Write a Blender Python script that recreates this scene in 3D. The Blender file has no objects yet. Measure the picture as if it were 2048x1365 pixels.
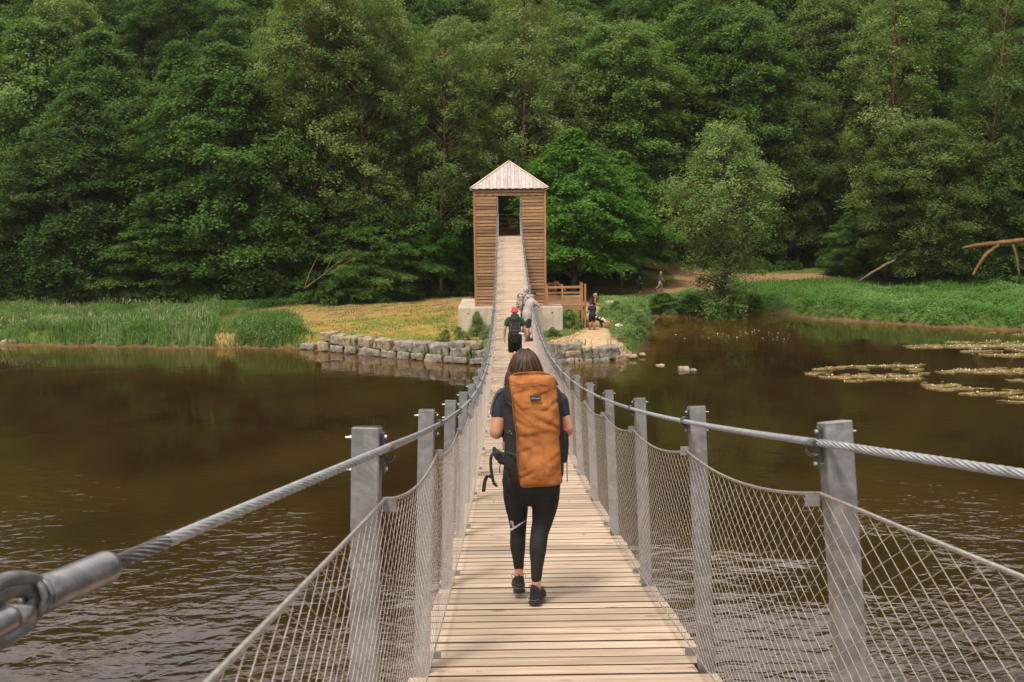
import bpy, math, random
import numpy as np
from mathutils import Vector, Matrix, noise as mnoise
R = math.radians
SC = bpy.context.scene
C = SC.collection

# ------------------------------------------------------------------ camera
PITCH, YAW, ROLL, FPX = .128, .0061, .0109, 2014.0
CAM = np.array([0., 0., 8.])
cp, sp = math.cos(PITCH), math.sin(PITCH); cy, sy = math.cos(YAW), math.sin(YAW)
F_ = np.array([sy*cp, cy*cp, -sp]); R0 = np.array([cy, -sy, 0.]); U0 = np.cross(R0, F_)
cr, sr = math.cos(ROLL), math.sin(ROLL)
R_ = cr*R0 - sr*U0; U_ = sr*R0 + cr*U0
cd = bpy.data.cameras.new('camera'); cam = bpy.data.objects.new('camera', cd); C.objects.link(cam)
cam.matrix_world = Matrix(((R_[0], U_[0], -F_[0], CAM[0]), (R_[1], U_[1], -F_[1], CAM[1]), (R_[2], U_[2], -F_[2], CAM[2]), (0, 0, 0, 1)))
cd.sensor_width = 36; cd.lens = FPX/2048*36; cd.clip_start = .05; cd.clip_end = 3000
cd.dof.use_dof = True; cd.dof.focus_distance = 9.0; cd.dof.aperture_fstop = 9.0
SC.camera = cam

# ------------------------------------------------------------------ light
SUN_EL, SUN_AZ = 60, 205        # azimuth clockwise from +Y: behind and left of the camera
w = bpy.data.worlds.new('World'); SC.world = w; w.use_nodes = True
nt = w.node_tree; nt.nodes.clear()
sky = nt.nodes.new('ShaderNodeTexSky'); sky.sky_type = 'NISHITA'; sky.sun_disc = False
sky.sun_elevation = R(SUN_EL); sky.sun_rotation = R(SUN_AZ); sky.dust_density = 3.0
bw = nt.nodes.new('ShaderNodeHueSaturation'); bw.inputs['Saturation'].default_value = .35
tint = nt.nodes.new('ShaderNodeMix'); tint.data_type = 'RGBA'; tint.blend_type = 'MULTIPLY'; tint.inputs[0].default_value = 1
tint.inputs[7].default_value = (1.0, .95, .90, 1)
bg = nt.nodes.new('ShaderNodeBackground'); bg.inputs[1].default_value = .12
wo = nt.nodes.new('ShaderNodeOutputWorld')
nt.links.new(sky.outputs[0], bw.inputs['Color']); nt.links.new(bw.outputs[0], tint.inputs[6])
# a broken layer of bright thin cloud over the sky, brighter low in the north
tcw = nt.nodes.new('ShaderNodeTexCoord'); mpw = nt.nodes.new('ShaderNodeMapping'); mpw.inputs['Scale'].default_value = (1.6, 1.6, 4.0); nt.links.new(tcw.outputs['Generated'], mpw.inputs[0])
cn = nt.nodes.new('ShaderNodeTexNoise'); cn.inputs['Scale'].default_value = 1.4; cn.inputs['Detail'].default_value = 6; nt.links.new(mpw.outputs[0], cn.inputs['Vector'])
cr_ = nt.nodes.new('ShaderNodeValToRGB'); cr_.color_ramp.elements[0].position = .36; cr_.color_ramp.elements[1].position = .60; nt.links.new(cn.outputs['Fac'], cr_.inputs[0])
cm = nt.nodes.new('ShaderNodeMix'); cm.data_type = 'RGBA'; nt.links.new(cr_.outputs[0], cm.inputs[0]); nt.links.new(tint.outputs[2], cm.inputs[6]); cm.inputs[7].default_value = (9.0, 8.3, 7.8, 1)
dt = nt.nodes.new('ShaderNodeVectorMath'); dt.operation = 'DOT_PRODUCT'; nt.links.new(tcw.outputs['Generated'], dt.inputs[0]); dt.inputs[1].default_value = (0, .85, .52)
br_ = nt.nodes.new('ShaderNodeMapRange'); br_.interpolation_type = 'SMOOTHSTEP'; br_.inputs[1].default_value = .55; br_.inputs[2].default_value = .98; br_.inputs[3].default_value = 1.0; br_.inputs[4].default_value = 2.0; nt.links.new(dt.outputs['Value'], br_.inputs[0])
gm = nt.nodes.new('ShaderNodeVectorMath'); gm.operation = 'SCALE'; nt.links.new(cm.outputs[2], gm.inputs[0]); nt.links.new(br_.outputs[0], gm.inputs['Scale'])
nt.links.new(gm.outputs[0], bg.inputs[0]); nt.links.new(bg.outputs[0], wo.inputs[0])
sl = bpy.data.lights.new('sun', 'SUN'); sl.energy = 2.9; sl.angle = R(11); sl.color = (1, .92, .80)
so = bpy.data.objects.new('sun', sl); C.objects.link(so)
so.rotation_euler = (R(90-SUN_EL), 0, R(180-SUN_AZ)+math.pi*1)
_d = Vector((math.sin(R(SUN_AZ))*math.cos(R(SUN_EL)), math.cos(R(SUN_AZ))*math.cos(R(SUN_EL)), math.sin(R(SUN_EL))))
so.rotation_euler = _d.to_track_quat('Z', 'Y').to_euler()
SC.view_settings.view_transform = 'Standard'; SC.view_settings.look = 'None'
SC.view_settings.exposure = 0.3; SC.view_settings.gamma = 1
SC.render.engine = 'CYCLES'
SC.cycles.max_bounces = 6; SC.cycles.transparent_max_bounces = 6; SC.cycles.caustics_reflective = False; SC.cycles.caustics_refractive = False

# ------------------------------------------------------------------ helpers
def ray(px, py): return F_ + R_*(px-1024)/FPX - U_*(py-682.5)/FPX
def A(px, py, Y):                       # photo point at distance Y
    r = ray(px, py); return CAM + r*Y/r[1]
def G(px, py, z):                       # photo point on the level z
    r = ray(px, py); return CAM + r*(z-8)/r[2]
def proj(P):
    d = np.asarray(P, float)-CAM; f = d@F_
    return 1024+FPX*(d@R_)/f, 682.5-FPX*(d@U_)/f
def zpost(Y): return 8-.029-.2087*Y+.00343*Y*Y      # top of the railing posts
def zd(Y): return zpost(Y)-1.402 if Y < 60.7 else zpost(60.7)-1.402
def slope(Y): return -.2087+.00686*Y

def mesh(name, V, Fc, mats=None, smooth=False, attrs=None):
    me = bpy.data.meshes.new(name)
    V = np.asarray(V, np.float32).reshape(-1, 3)
    if isinstance(Fc, np.ndarray):
        n, k = Fc.shape
        me.vertices.add(len(V)); me.vertices.foreach_set('co', V.ravel())
        me.loops.add(n*k); me.loops.foreach_set('vertex_index', Fc.astype(np.int32).ravel())
        me.polygons.add(n); me.polygons.foreach_set('loop_start', np.arange(0, n*k, k, dtype=np.int32))
        me.polygons.foreach_set('loop_total', np.full(n, k, np.int32))
        me.update(calc_edges=True)
    else:
        me.from_pydata(V.tolist(), [], Fc); me.update()
    if smooth: me.polygons.foreach_set('use_smooth', np.ones(len(me.polygons), bool))
    for m in (mats if isinstance(mats, (list, tuple)) else [mats]):
        if m: me.materials.append(m)
    for k, (dom, val) in (attrs or {}).items():
        a = me.attributes.new(k, 'FLOAT', dom); a.data.foreach_set('value', np.asarray(val, np.float32))
    return me
def add(name, me, parent=None, loc=None, rot=None, scale=None):
    o = bpy.data.objects.new(name, me); C.objects.link(o); o.parent = parent
    if loc is not None: o.location = [float(v) for v in loc]
    if rot is not None: o.rotation_euler = rot
    if scale is not None: o.scale = scale if hasattr(scale, '__len__') else (scale,)*3
    return o
def tag(o, label, cat=None, group=None, kind=None):
    if label: o['label'] = label
    if cat: o['category'] = cat
    if group: o['group'] = group
    if kind: o['kind'] = kind
    return o
def empty(name, loc, label, cat, group=None, rz=0):
    o = add(name, None, None, loc, (0, 0, rz)); o.empty_display_size = .2
    return tag(o, label, cat, group)

class MB:                               # collects shapes into one mesh
    def __init__(s): s.v = []; s.f = []; s.r = []; s.n = 0; s.mi = []
    def put(s, V, Fc, r=0, mi=0):
        V = np.asarray(V, float).reshape(-1, 3); s.v.append(V)
        for f in Fc: s.f.append([int(i)+s.n for i in f]); s.r.append(r); s.mi.append(mi)
        s.n += len(V); return s
    def box(s, c, h, M=None, r=0, ch=0, mi=0):
        # centre, half sizes, 3x3 matrix; ch = chamfer
        if ch <= 0:
            V = np.array([[x, y, z] for x in (-1, 1) for y in (-1, 1) for z in (-1, 1)], float)*h
            Fc = [(0, 1, 3, 2), (4, 6, 7, 5), (0, 4, 5, 1), (2, 3, 7, 6), (0, 2, 6, 4), (1, 5, 7, 3)]
        else:
            V = []; idx = {}
            for sx in (-1, 1):
                for sy in (-1, 1):
                    for sz in (-1, 1):
                        for a in range(3):
                            p = np.array([sx*h[0], sy*h[1], sz*h[2]], float)
                            for b in range(3):
                                if b != a: p[b] -= (sx, sy, sz)[b]*ch
                            idx[(sx, sy, sz, a)] = len(V); V.append(p)
            Fc = []
            for a in range(3):
                b, c2 = (a+1) % 3, (a+2) % 3
                for sg in (-1, 1):
                    q = []
                    for (u, v) in ((-1, -1), (1, -1), (1, 1), (-1, 1)):
                        k = [0, 0, 0]; k[a] = sg; k[b] = u; k[c2] = v; q.append(idx[(*k, a)])
                    Fc.append(q if sg > 0 else q[::-1])
                for u in (-1, 1):
                    for v in (-1, 1):
                        k0 = [0]*3; k0[a] = -1; k0[b] = u; k0[c2] = v; k1 = list(k0); k1[a] = 1
                        q = [idx[(*k0, b)], idx[(*k1, b)], idx[(*k1, c2)], idx[(*k0, c2)]]
                        Fc.append(q if u*v > 0 else q[::-1])
            for sx in (-1, 1):
                for sy in (-1, 1):
                    for sz in (-1, 1):
                        t = [idx[(sx, sy, sz, a)] for a in range(3)]
                        Fc.append(t if sx*sy*sz > 0 else t[::-1])
            V = np.array(V)
        if M is not None: V = V@np.asarray(M, float).T
        return s.put(V+np.asarray(c, float), Fc, r, mi)
    def beam(s, a, b, w_, h_, up=(0, 0, 1), r=0, ch=0, mi=0):
        a = np.asarray(a, float); b = np.asarray(b, float); d = b-a; L = np.linalg.norm(d); d = d/L
        x = np.cross(d, up); x /= np.linalg.norm(x); z = np.cross(x, d)
        return s.box((a+b)/2, (w_/2, L/2, h_/2), np.stack([x, d, z], 1), r, ch, mi)
    def tube(s, P, rad, n=8, r=0, cap=True, mi=0):
        V, Fc = tube(P, rad, n, cap); return s.put(V, Fc, r, mi)
    def mesh(s, name, mats=None, smooth=False):
        me = mesh(name, np.concatenate(s.v), s.f, mats, smooth, {'rnd': ('FACE', s.r)})
        if any(s.mi): me.polygons.foreach_set('material_index', s.mi)
        return me
    def add(s, name, mats=None, parent=None, smooth=False): return add(name, s.mesh(name, mats, smooth), parent)

def tube(P, rad, n=8, cap=True, ref=None):
    P = np.asarray(P, float); m = len(P)
    rad = np.asarray(rad, float)
    if rad.ndim == 0: rad = np.full((m, 2), rad)
    elif rad.ndim == 1 and len(rad) == m: rad = np.stack([rad, rad], 1)
    T = np.gradient(P, axis=0); T /= np.linalg.norm(T, axis=1)[:, None]+1e-12
    if ref is None:
        ref = np.array([0, 0, 1.]) if abs(T[:, 2]).mean() < .8 else np.array([1., 0, 0])
        X = np.cross(T, ref) if abs(T[:, 2]).mean() < .8 else np.cross(np.cross(T, ref), T)
    else: X = ref-T*(T@np.asarray(ref, float))[:, None]
    X /= np.linalg.norm(X, axis=1)[:, None]+1e-12
    Y = np.cross(T, X)
    a = np.arange(n)*2*math.pi/n
    V = P[:, None]+X[:, None]*(np.cos(a)[None, :, None]*rad[:, 0][:, None, None])+Y[:, None]*(np.sin(a)[None, :, None]*rad[:, 1][:, None, None])
    V = V.reshape(-1, 3); Fc = []
    for i in range(m-1):
        for j in range(n):
            k = (j+1) % n; Fc.append((i*n+j, i*n+k, (i+1)*n+k, (i+1)*n+j))
    if cap: Fc.append(tuple(range(n))[::-1]); Fc.append(tuple(range((m-1)*n, m*n)))
    return V, Fc
def spline(K, sub=6):                   # Catmull-Rom through rows of any width
    K = np.asarray(K, float); E = np.vstack([2*K[0]-K[1], K, 2*K[-1]-K[-2]]); out = []
    for i in range(1, len(E)-2):
        for t in np.arange(sub)/sub:
            p0, p1, p2, p3 = E[i-1:i+3]
            out.append(.5*((2*p1)+(-p0+p2)*t+(2*p0-5*p1+4*p2-p3)*t*t+(-p0+3*p1-3*p2+p3)*t**3))
    out.append(K[-1]); return np.array(out)

# ------------------------------------------------------------------ materials
def lin(c): return tuple(c)+(1,)
class NT:
    def __init__(s, name):
        s.m = bpy.data.materials.new(name); s.m.use_nodes = True; s.t = s.m.node_tree
        s.b = s.t.nodes['Principled BSDF']; s.out = s.t.nodes['Material Output']
    def n(s, kind, **kw):
        nd = s.t.nodes.new(kind)
        for k, v in kw.items(): setattr(nd, k, v)
        return nd
    def l(s, a, b): s.t.links.new(a, b)
    def coord(s, scale=(1, 1, 1), src='Object', rnd=None):
        tc = s.n('ShaderNodeTexCoord'); mp = s.n('ShaderNodeMapping'); mp.inputs['Scale'].default_value = scale
        s.l(tc.outputs[src], mp.inputs[0])
        if rnd:
            at = s.n('ShaderNodeAttribute', attribute_name=rnd); mu = s.n('ShaderNodeMath', operation='MULTIPLY'); mu.inputs[1].default_value = 37.
            s.l(at.outputs['Fac'], mu.inputs[0]); s.l(mu.outputs[0], mp.inputs['Location'])
        return mp.outputs[0]
    def noise(s, vec, scale=5, detail=4, rough=.6, dist=0):
        nd = s.n('ShaderNodeTexNoise'); nd.inputs['Scale'].default_value = scale; nd.inputs['Detail'].default_value = detail
        nd.inputs['Roughness'].default_value = rough; nd.inputs['Distortion'].default_value = dist; s.l(vec, nd.inputs['Vector']); return nd.outputs['Fac']
    def ramp(s, fac, stops):
        r = s.n('ShaderNodeValToRGB'); e = r.color_ramp.elements
        while len(e) < len(stops): e.new(.5)
        for i, (p, c) in enumerate(stops): e[i].position = p; e[i].color = lin(c) if hasattr(c, '__len__') else (c, c, c, 1)
        s.l(fac, r.inputs[0]); return r.outputs[0]
    def mix(s, a, b, fac, mode='MIX'):
        m = s.n('ShaderNodeMix', data_type='RGBA', blend_type=mode)
        for sock, v in ((6, a), (7, b)):
            if hasattr(v, 'is_linked'): s.l(v, m.inputs[sock])
            else: m.inputs[sock].default_value = lin(v)
        if hasattr(fac, 'is_linked'): s.l(fac, m.inputs[0])
        else: m.inputs[0].default_value = fac
        return m.outputs[2]
    def math(s, op, a, b=None):
        m = s.n('ShaderNodeMath', operation=op)
        for i, v in enumerate((a, b)):
            if v is None: continue
            if hasattr(v, 'is_linked'): s.l(v, m.inputs[i])
            else: m.inputs[i].default_value = v
        return m.outputs[0]
    def attr(s, name): return s.n('ShaderNodeAttribute', attribute_name=name).outputs['Fac']
    def bump(s, h, strength=.3, dist=.01):
        b = s.n('ShaderNodeBump'); b.inputs['Strength'].default_value = strength; b.inputs['Distance'].default_value = dist
        s.l(h, b.inputs['Height']); s.l(b.outputs[0], s.b.inputs['Normal']); return b
    def base(s, c):
        if hasattr(c, 'is_linked'): s.l(c, s.b.inputs['Base Color'])
        else: s.b.inputs['Base Color'].default_value = lin(c)
    def set(s, rough=.6, metal=0., spec=.5):
        s.b.inputs['Roughness'].default_value = rough; s.b.inputs['Metallic'].default_value = metal
        s.b.inputs['Specular IOR Level'].default_value = spec; return s.m

def simple(name, c1, c2=None, scale=8, rough=.7, metal=0, bump=.15, bd=.01, spec=.4, sc3=(1, 1, 1), detail=5):
    m = NT(name); v = m.coord(sc3); n = m.noise(v, scale, detail)
    c2 = c2 or tuple(x*.75 for x in c1)
    m.base(m.ramp(n, [(.32, c2), (.68, c1)]))
    if bump: m.bump(n, bump, bd)
    return m.set(rough, metal, spec)

def wood(name, stops, axis=0, grain=14, tint=.35, knots=True, rough=.75, bumpd=.004, knotc=(.12, .06, .03)):
    m = NT(name); s3 = [grain]*3; s3[axis] = grain*.06
    v = m.coord(tuple(s3), rnd='rnd'); n = m.noise(v, 1.0, 6, .65, .6)
    col = m.ramp(n, stops)
    rv = m.ramp(m.attr('rnd'), [(0, 1-tint), (.35, 1-tint*.2), (.7, 1.0-tint*.05), (1, 1-tint*.6)])
    col = m.mix(col, rv, 1.0, 'MULTIPLY')
    s4 = [1.]*3; s4[axis] = .45
    big = m.noise(m.coord(tuple(s4), rnd='rnd'), 1.3, 3)
    col = m.mix(col, m.ramp(big, [(.35, (.86, .84, .84)), (.65, (1.06, 1.03, 1.0))]), 1.0, 'MULTIPLY')
    if knots:
        s5 = [6.]*3; s5[axis] = 2.4
        vo = m.n('ShaderNodeTexVoronoi'); vo.inputs['Scale'].default_value = 1.0; m.l(m.coord(tuple(s5), rnd='rnd'), vo.inputs['Vector'])
        k = m.ramp(vo.outputs['Distance'], [(.07, 1.), (.16, 0.)])
        col = m.mix(col, knotc, m.math('MULTIPLY', k, .75))
    m.base(col); m.bump(n, .35, bumpd)
    return m.set(rough, 0, .3)

M = {}
M['deck'] = wood('deck_boards', [(.25, (.29, .20, .135)), (.5, (.52, .405, .30)), (.74, (.68, .565, .455))], 0, 26, .34)
M['slat'] = wood('larch_slats', [(.25, (.22, .115, .058)), (.5, (.40, .235, .125)), (.75, (.55, .36, .205))], 0, 9, .5, knotc=(.1, .04, .02))
M['slat_y'] = wood('larch_slats_side', [(.25, (.22, .115, .058)), (.5, (.40, .235, .125)), (.75, (.55, .36, .205))], 1, 9, .5, knotc=(.1, .04, .02))
M['slat_z'] = wood('larch_uprights', [(.25, (.24, .11, .045)), (.5, (.40, .20, .085)), (.75, (.50, .27, .12))], 2, 9, .2, knots=False)
M['roofwood'] = wood('weathered_roof_boards', [(.2, (.34, .31, .29)), (.5, (.47, .435, .41)), (.8, (.58, .545, .52))], 2, 8, .2, knotc=(.2, .12, .09))
M['roofcap'] = wood('roof_battens', [(.2, (.5, .37, .25)), (.8, (.72, .58, .44))], 2, 8, .1, knots=False)
M['dark_backing'] = simple('dark_brown_backing', (.035, .02, .012), (.02, .012, .008))
m = NT('galvanised_steel'); v = m.coord(rnd='rnd')
vo = m.n('ShaderNodeTexVoronoi'); vo.inputs['Scale'].default_value = 26; m.l(v, vo.inputs['Vector']); vbw = m.n('ShaderNodeRGBToBW'); m.l(vo.outputs['Color'], vbw.inputs[0])
n1 = m.noise(v, 9, 6, .7, 1.5); n2 = m.noise(v, 2.2, 3)
c = m.mix(m.ramp(n1, [(.3, (.13, .127, .13)), (.5, (.21, .205, .21)), (.72, (.34, .34, .35))]), vbw.outputs[0], .07)
c = m.mix(c, (.29, .295, .305), m.ramp(n2, [(.5, 0.), (.7, .6)]))
m.base(c); m.bump(n1, .08, .002); M['galv'] = m.set(.5, .35, .5)
M['rope'] = simple('steel_rope', (.50, .47, .43), (.30, .28, .26), 60, .42, .6, .2, .002)
M['cable'] = simple('galvanised_cable', (.42, .43, .44), (.26, .26, .27), 30, .45, .5, .1, .002)
M['wire'] = simple('net_wire', (.66, .58, .50), (.42, .36, .30), 12, .38, .5, 0)
M['clamp'] = simple('dark_clamp_steel', (.10, .10, .105), (.05, .05, .05), 20, .4, .6)
M['bolt'] = simple('bright_bolt', (.5, .48, .45), (.35, .33, .31), 20, .4, .6)
m = NT('cast_concrete'); v = m.coord(); n1 = m.noise(v, 1.2, 6); n2 = m.noise(m.coord((2.5, 2.5, .25)), 1.6, 5, .7); n3 = m.noise(v, 30, 3)
c = m.ramp(n1, [(.3, (.40, .33, .26)), (.7, (.56, .49, .41))])
c = m.mix(c, (.30, .20, .12), m.math('MULTIPLY', m.ramp(n2, [(.5, 0.), (.68, .55)]), 1.0))
m.base(c); m.bump(n3, .2, .01); M['concrete'] = m.set(.85, 0, .3)

def leafmat(name, dark, mid, light, transl=.38, lo=.9):
    m = NT(name); at = m.attr('rnd'); oi = m.n('ShaderNodeObjectInfo')
    n = m.noise(m.coord(), .28, 3, .6); f = m.math('ADD', m.math('MULTIPLY', at, .55), m.math('MULTIPLY', n, .6))
    f = m.math('ADD', f, m.math('MULTIPLY', m.math('SUBTRACT', oi.outputs['Random'], .5), .3))
    c = m.ramp(f, [(.25, dark), (.6, mid), (.95, light)])
    m.base(c); m.set(.6, 0, .16)
    tr = m.n('ShaderNodeBsdfTranslucent'); mx = m.n('ShaderNodeMixShader'); mx.inputs[0].default_value = transl
    m.l(m.mix(c, (1.15, 1.15, .5), 1., 'MULTIPLY'), tr.inputs[0]); m.l(m.b.outputs[0], mx.inputs[1]); m.l(tr.outputs[0], mx.inputs[2]); m.l(mx.outputs[0], m.out.inputs[0])
    return m.m
M['leaf_maple'] = leafmat('maple_leaves', (.042, .098, .017), (.090, .178, .034), (.180, .285, .070))
M['leaf_alder'] = leafmat('alder_leaves', (.070, .130, .028), (.145, .225, .058), (.250, .335, .115))
M['leaf_pale'] = leafmat('pale_riverside_leaves', (.085, .155, .035), (.170, .265, .075), (.290, .390, .140))
M['leaf_dark'] = leafmat('dark_beech_leaves', (.036, .082, .016), (.074, .142, .030), (.135, .215, .056))
M['leaf_bright'] = leafmat('young_beech_leaves', (.034, .105, .012), (.072, .185, .022), (.140, .275, .042))
M['grassblade'] = leafmat('tall_grass', (.060, .130, .022), (.125, .215, .055), (.270, .330, .150), .25)
M['seed'] = leafmat('seed_heads', (.20, .20, .10), (.32, .30, .18), (.45, .42, .28), .2)
M['nettle'] = leafmat('nettle_leaves', (.040, .115, .016), (.080, .195, .030), (.160, .280, .080), .25)
M['shrubleaf'] = leafmat('riverside_shrub_leaves', (.070, .135, .025), (.135, .225, .060), (.230, .310, .120), .25)
M['dryblade'] = leafmat('dry_grass', (.17, .13, .05), (.27, .21, .08), (.38, .31, .14), .2)
m = NT('bark'); v = m.coord((3, 3, .7)); n1 = m.noise(v, 3, 5, .7)
m.base(m.ramp(n1, [(.3, (.055, .036, .024)), (.6, (.14, .095, .065)), (.8, (.24, .18, .13))])); m.bump(n1, .6, .03); M['bark'] = m.set(.9, 0, .2)
m = NT('orange_bark'); n1 = m.noise(m.coord((2, 2, 1)), 2.5, 5, .7)
m.base(m.ramp(n1, [(.3, (.075, .042, .024)), (.6, (.19, .105, .055)), (.8, (.33, .22, .13))])); m.bump(n1, .6, .03); M['bark_o'] = m.set(.85, 0, .2)
M['deadwood'] = simple('dead_wood', (.33, .26, .19), (.16, .11, .075), 6, .85)
M['cutwood'] = simple('cut_wood', (.66, .52, .36), (.50, .36, .22), 9, .8)
# ================================================================== terrain
SHORE = [G(px, py, 0)[:2] for px, py in [(-1600, 676), (-300, 688), (0, 691), (200, 694), (310, 696), (430, 697), (520, 698), (600, 699), (700, 709), (800, 719), (900, 728), (965, 733),
         (1100, 729), (1180, 727), (1235, 723), (1265, 716), (1290, 695), (1297, 662), (1300, 634), (1420, 631), (1500, 630), (1565, 629), (1640, 640), (1750, 646), (1900, 656), (2048, 661), (2400, 669), (3600, 690)]]
SX = np.array([s[0] for s in SHORE]); SY = np.array([s[1] for s in SHORE])
SX[0] = -160; SX[-1] = 160
def Ys(X):
    X = np.asarray(X, float); k = np.where((X > -14.2) & (X < 8.2), 0., 1.)
    return np.interp(X, SX, SY)+k*(.28*np.sin(1.9*X)+.20*np.sin(4.3*X+1)+.14*np.sin(9.1*X+2))
def sstep(a, b, x): t = np.clip((x-a)/(b-a), 0, 1); return t*t*(3-2*t)
def und(X, Y): return .10*np.sin(X*.31+1.3)*np.cos(Y*.23)+.05*np.sin(X*.9+Y*.6)+.03*np.sin(X*2.1-Y*1.7)
def ground(X, Y):
    X = np.asarray(X, float); Y = np.asarray(Y, float); d = Y-Ys(X)
    wall = sstep(-13.5, -12, X)*(1-sstep(6.2, 7.4, X))
    wid = 1.6*(1-wall)+.55*wall
    off = .45*wall
    top = .72+.12*wall
    rise = sstep(0, 1, (d-off)/wid)
    dip = np.exp(-((X-21.3)/1.1)**2)
    rise = rise*(1-dip)+dip*sstep(0, 7, d)
    z = -1.0+(1.0-.1)*sstep(-6, .0, d)+.1*sstep(-.4, 0, d)+rise*top
    z = z+sstep(2, 9, d)*(und(X, Y)+.06)
    z = z+sstep(82, 86, Y)*.06*np.clip(Y-84, 0, 22)*(.35+.65*sstep(2, 14, X))*1.2
    h = np.clip(Y-101, 0, None); z = z+.68*h*sstep(0, 8, h)*np.where(h > 70, 1, 1)-.0015*np.clip(h-60, 0, None)**2*0
    return z
def inpoly(px, py, poly):
    c = np.zeros(px.shape, bool); n = len(poly)
    for i in range(n):
        x0, y0 = poly[i]; x1, y1 = poly[(i+1) % n]
        if y0 == y1: continue
        t = ((y0 > py) != (y1 > py)) & (px < (x1-x0)*(py-y0)/(y1-y0)+x0); c ^= t
    return c
SAND = [(1085, 712), (1092, 684), (1150, 668), (1178, 645), (1172, 612), (1205, 612), (1215, 655), (1245, 690), (1275, 715), (1200, 712)]
PATH = [(1165, 618), (1165, 598), (1270, 588), (1330, 575), (1352, 560), (1342, 546), (1285, 532), (1280, 524), (1320, 523), (1380, 530), (1430, 543), (1480, 547), (1560, 548), (1700, 545), (1800, 543), (1800, 549), (1700, 553), (1500, 566), (1425, 580), (1370, 594), (1290, 602), (1215, 612)]
EARTH = [(420, 646), (480, 622), (640, 604), (760, 596), (945, 590), (945, 612), (800, 628), (700, 640), (600, 652), (560, 692), (420, 700)]
LAWN = [(425, 648), (520, 618), (640, 603), (760, 595), (945, 586), (960, 700), (960, 740), (820, 720), (600, 705), (560, 700), (430, 700)]
BARE = [(1095, 600), (1100, 560), (1280, 540), (1350, 560), (1340, 580), (1280, 590), (1180, 600)]
xs = np.concatenate([np.linspace(-160, -52, 40), np.arange(-51.6, 52, .36), np.linspace(52.4, 160, 40)])
ys = np.concatenate([np.linspace(-60, 44, 12), np.arange(45, 90, .3), np.arange(90, 112, .6), np.linspace(113, 420, 110)])
X, Y = np.meshgrid(xs, ys); Z = ground(X, Y); Z = np.where(Y > 210, np.minimum(Z, 74+(Y-210)*.02), Z)
P = np.stack([X, Y, Z], -1).reshape(-1, 3)
ok = P[:, 1] > 30; px, py = np.full(len(P), -1e4), np.full(len(P), -1e4); a, b = proj(P[ok]); px[ok] = a; py[ok] = b
def blur(m, k=1):
    m = m.reshape(X.shape).astype(float)
    for _ in range(k):
        q = np.pad(m, 1, mode='edge'); m = (q[1:-1, 1:-1]*2+q[:-2, 1:-1]+q[2:, 1:-1]+q[1:-1, :-2]+q[1:-1, 2:])/6
    return m.ravel()
att = {'a_sand': ('POINT', blur(inpoly(px, py, SAND), 2)), 'a_path': ('POINT', blur(inpoly(px, py, PATH), 2)),
       'a_earth': ('POINT', blur(inpoly(px, py, EARTH), 4)), 'a_lawn': ('POINT', blur(inpoly(px, py, LAWN), 3)),
       'a_bare': ('POINT', blur(inpoly(px, py, BARE), 3)),
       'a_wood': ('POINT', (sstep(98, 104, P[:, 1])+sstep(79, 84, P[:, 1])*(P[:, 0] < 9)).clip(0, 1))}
ny, nx = X.shape; I = np.arange(nx*ny).reshape(ny, nx)
Q = np.stack([I[:-1, :-1], I[:-1, 1:], I[1:, 1:], I[1:, :-1]], -1).reshape(-1, 4)
m = NT('riverbank_ground'); v = m.coord(); nA = m.noise(v, .35, 4, .6, .5); nB = m.noise(v, 3.0, 6, .7); nC = m.noise(v, 14, 3); nD = m.noise(m.coord((.5, 1.4, 1)), .9, 5, .65)
grass = m.ramp(nB, [(.3, (.060, .095, .018)), (.7, (.12, .17, .035))]); nE = m.noise(v, 1.1, 4, .6, .3)
lawn = m.mix(m.ramp(nB, [(.3, (.085, .125, .022)), (.7, (.19, .215, .045))]), m.ramp(nC, [(.3, (.30, .16, .045)), (.7, (.46, .28, .08))]), m.ramp(m.math('ADD', m.math('MULTIPLY', nA, .6), m.math('MULTIPLY', nE, .45)), [(.47, 0.), (.60, .85)]))
earth = m.ramp(nB, [(.3, (.24, .135, .055)), (.7, (.42, .27, .115))])
path = m.ramp(nB, [(.3, (.23, .135, .07)), (.7, (.36, .225, .125))])
sand = m.ramp(nB, [(.3, (.33, .22, .115)), (.6, (.53, .385, .235))])
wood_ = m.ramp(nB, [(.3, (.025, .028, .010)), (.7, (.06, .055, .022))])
bare = m.mix(m.ramp(nB, [(.3, (.17, .11, .05)), (.7, (.28, .185, .08))]), grass, m.ramp(nA, [(.45, 0.), (.6, 1.)]))
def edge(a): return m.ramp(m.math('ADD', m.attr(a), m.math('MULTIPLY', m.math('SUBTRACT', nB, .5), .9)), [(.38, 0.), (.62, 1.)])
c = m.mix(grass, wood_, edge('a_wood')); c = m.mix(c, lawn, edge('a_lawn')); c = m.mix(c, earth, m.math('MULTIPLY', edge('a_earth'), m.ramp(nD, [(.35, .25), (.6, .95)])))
c = m.mix(c, bare, edge('a_bare')); c = m.mix(c, path, edge('a_path')); c = m.mix(c, sand, edge('a_sand'))
geo = m.n('ShaderNodeNewGeometry'); sx = m.n('ShaderNodeSeparateXYZ'); m.l(geo.outputs['Position'], sx.inputs[0])
c = m.mix(m.ramp(nB, [(.3, (.09, .055, .03)), (.7, (.17, .105, .06))]), c, m.ramp(m.math('ADD', sx.outputs[2], m.math('MULTIPLY', nB, .3)), [(.2, 0.), (.38, 1.)]))
m.base(c); m.bump(nB, .8, .08); m.set(.95, 0, .1)
tag(add('ground', mesh('ground', P, Q, m.m, True, att)), None, kind='structure')

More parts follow.
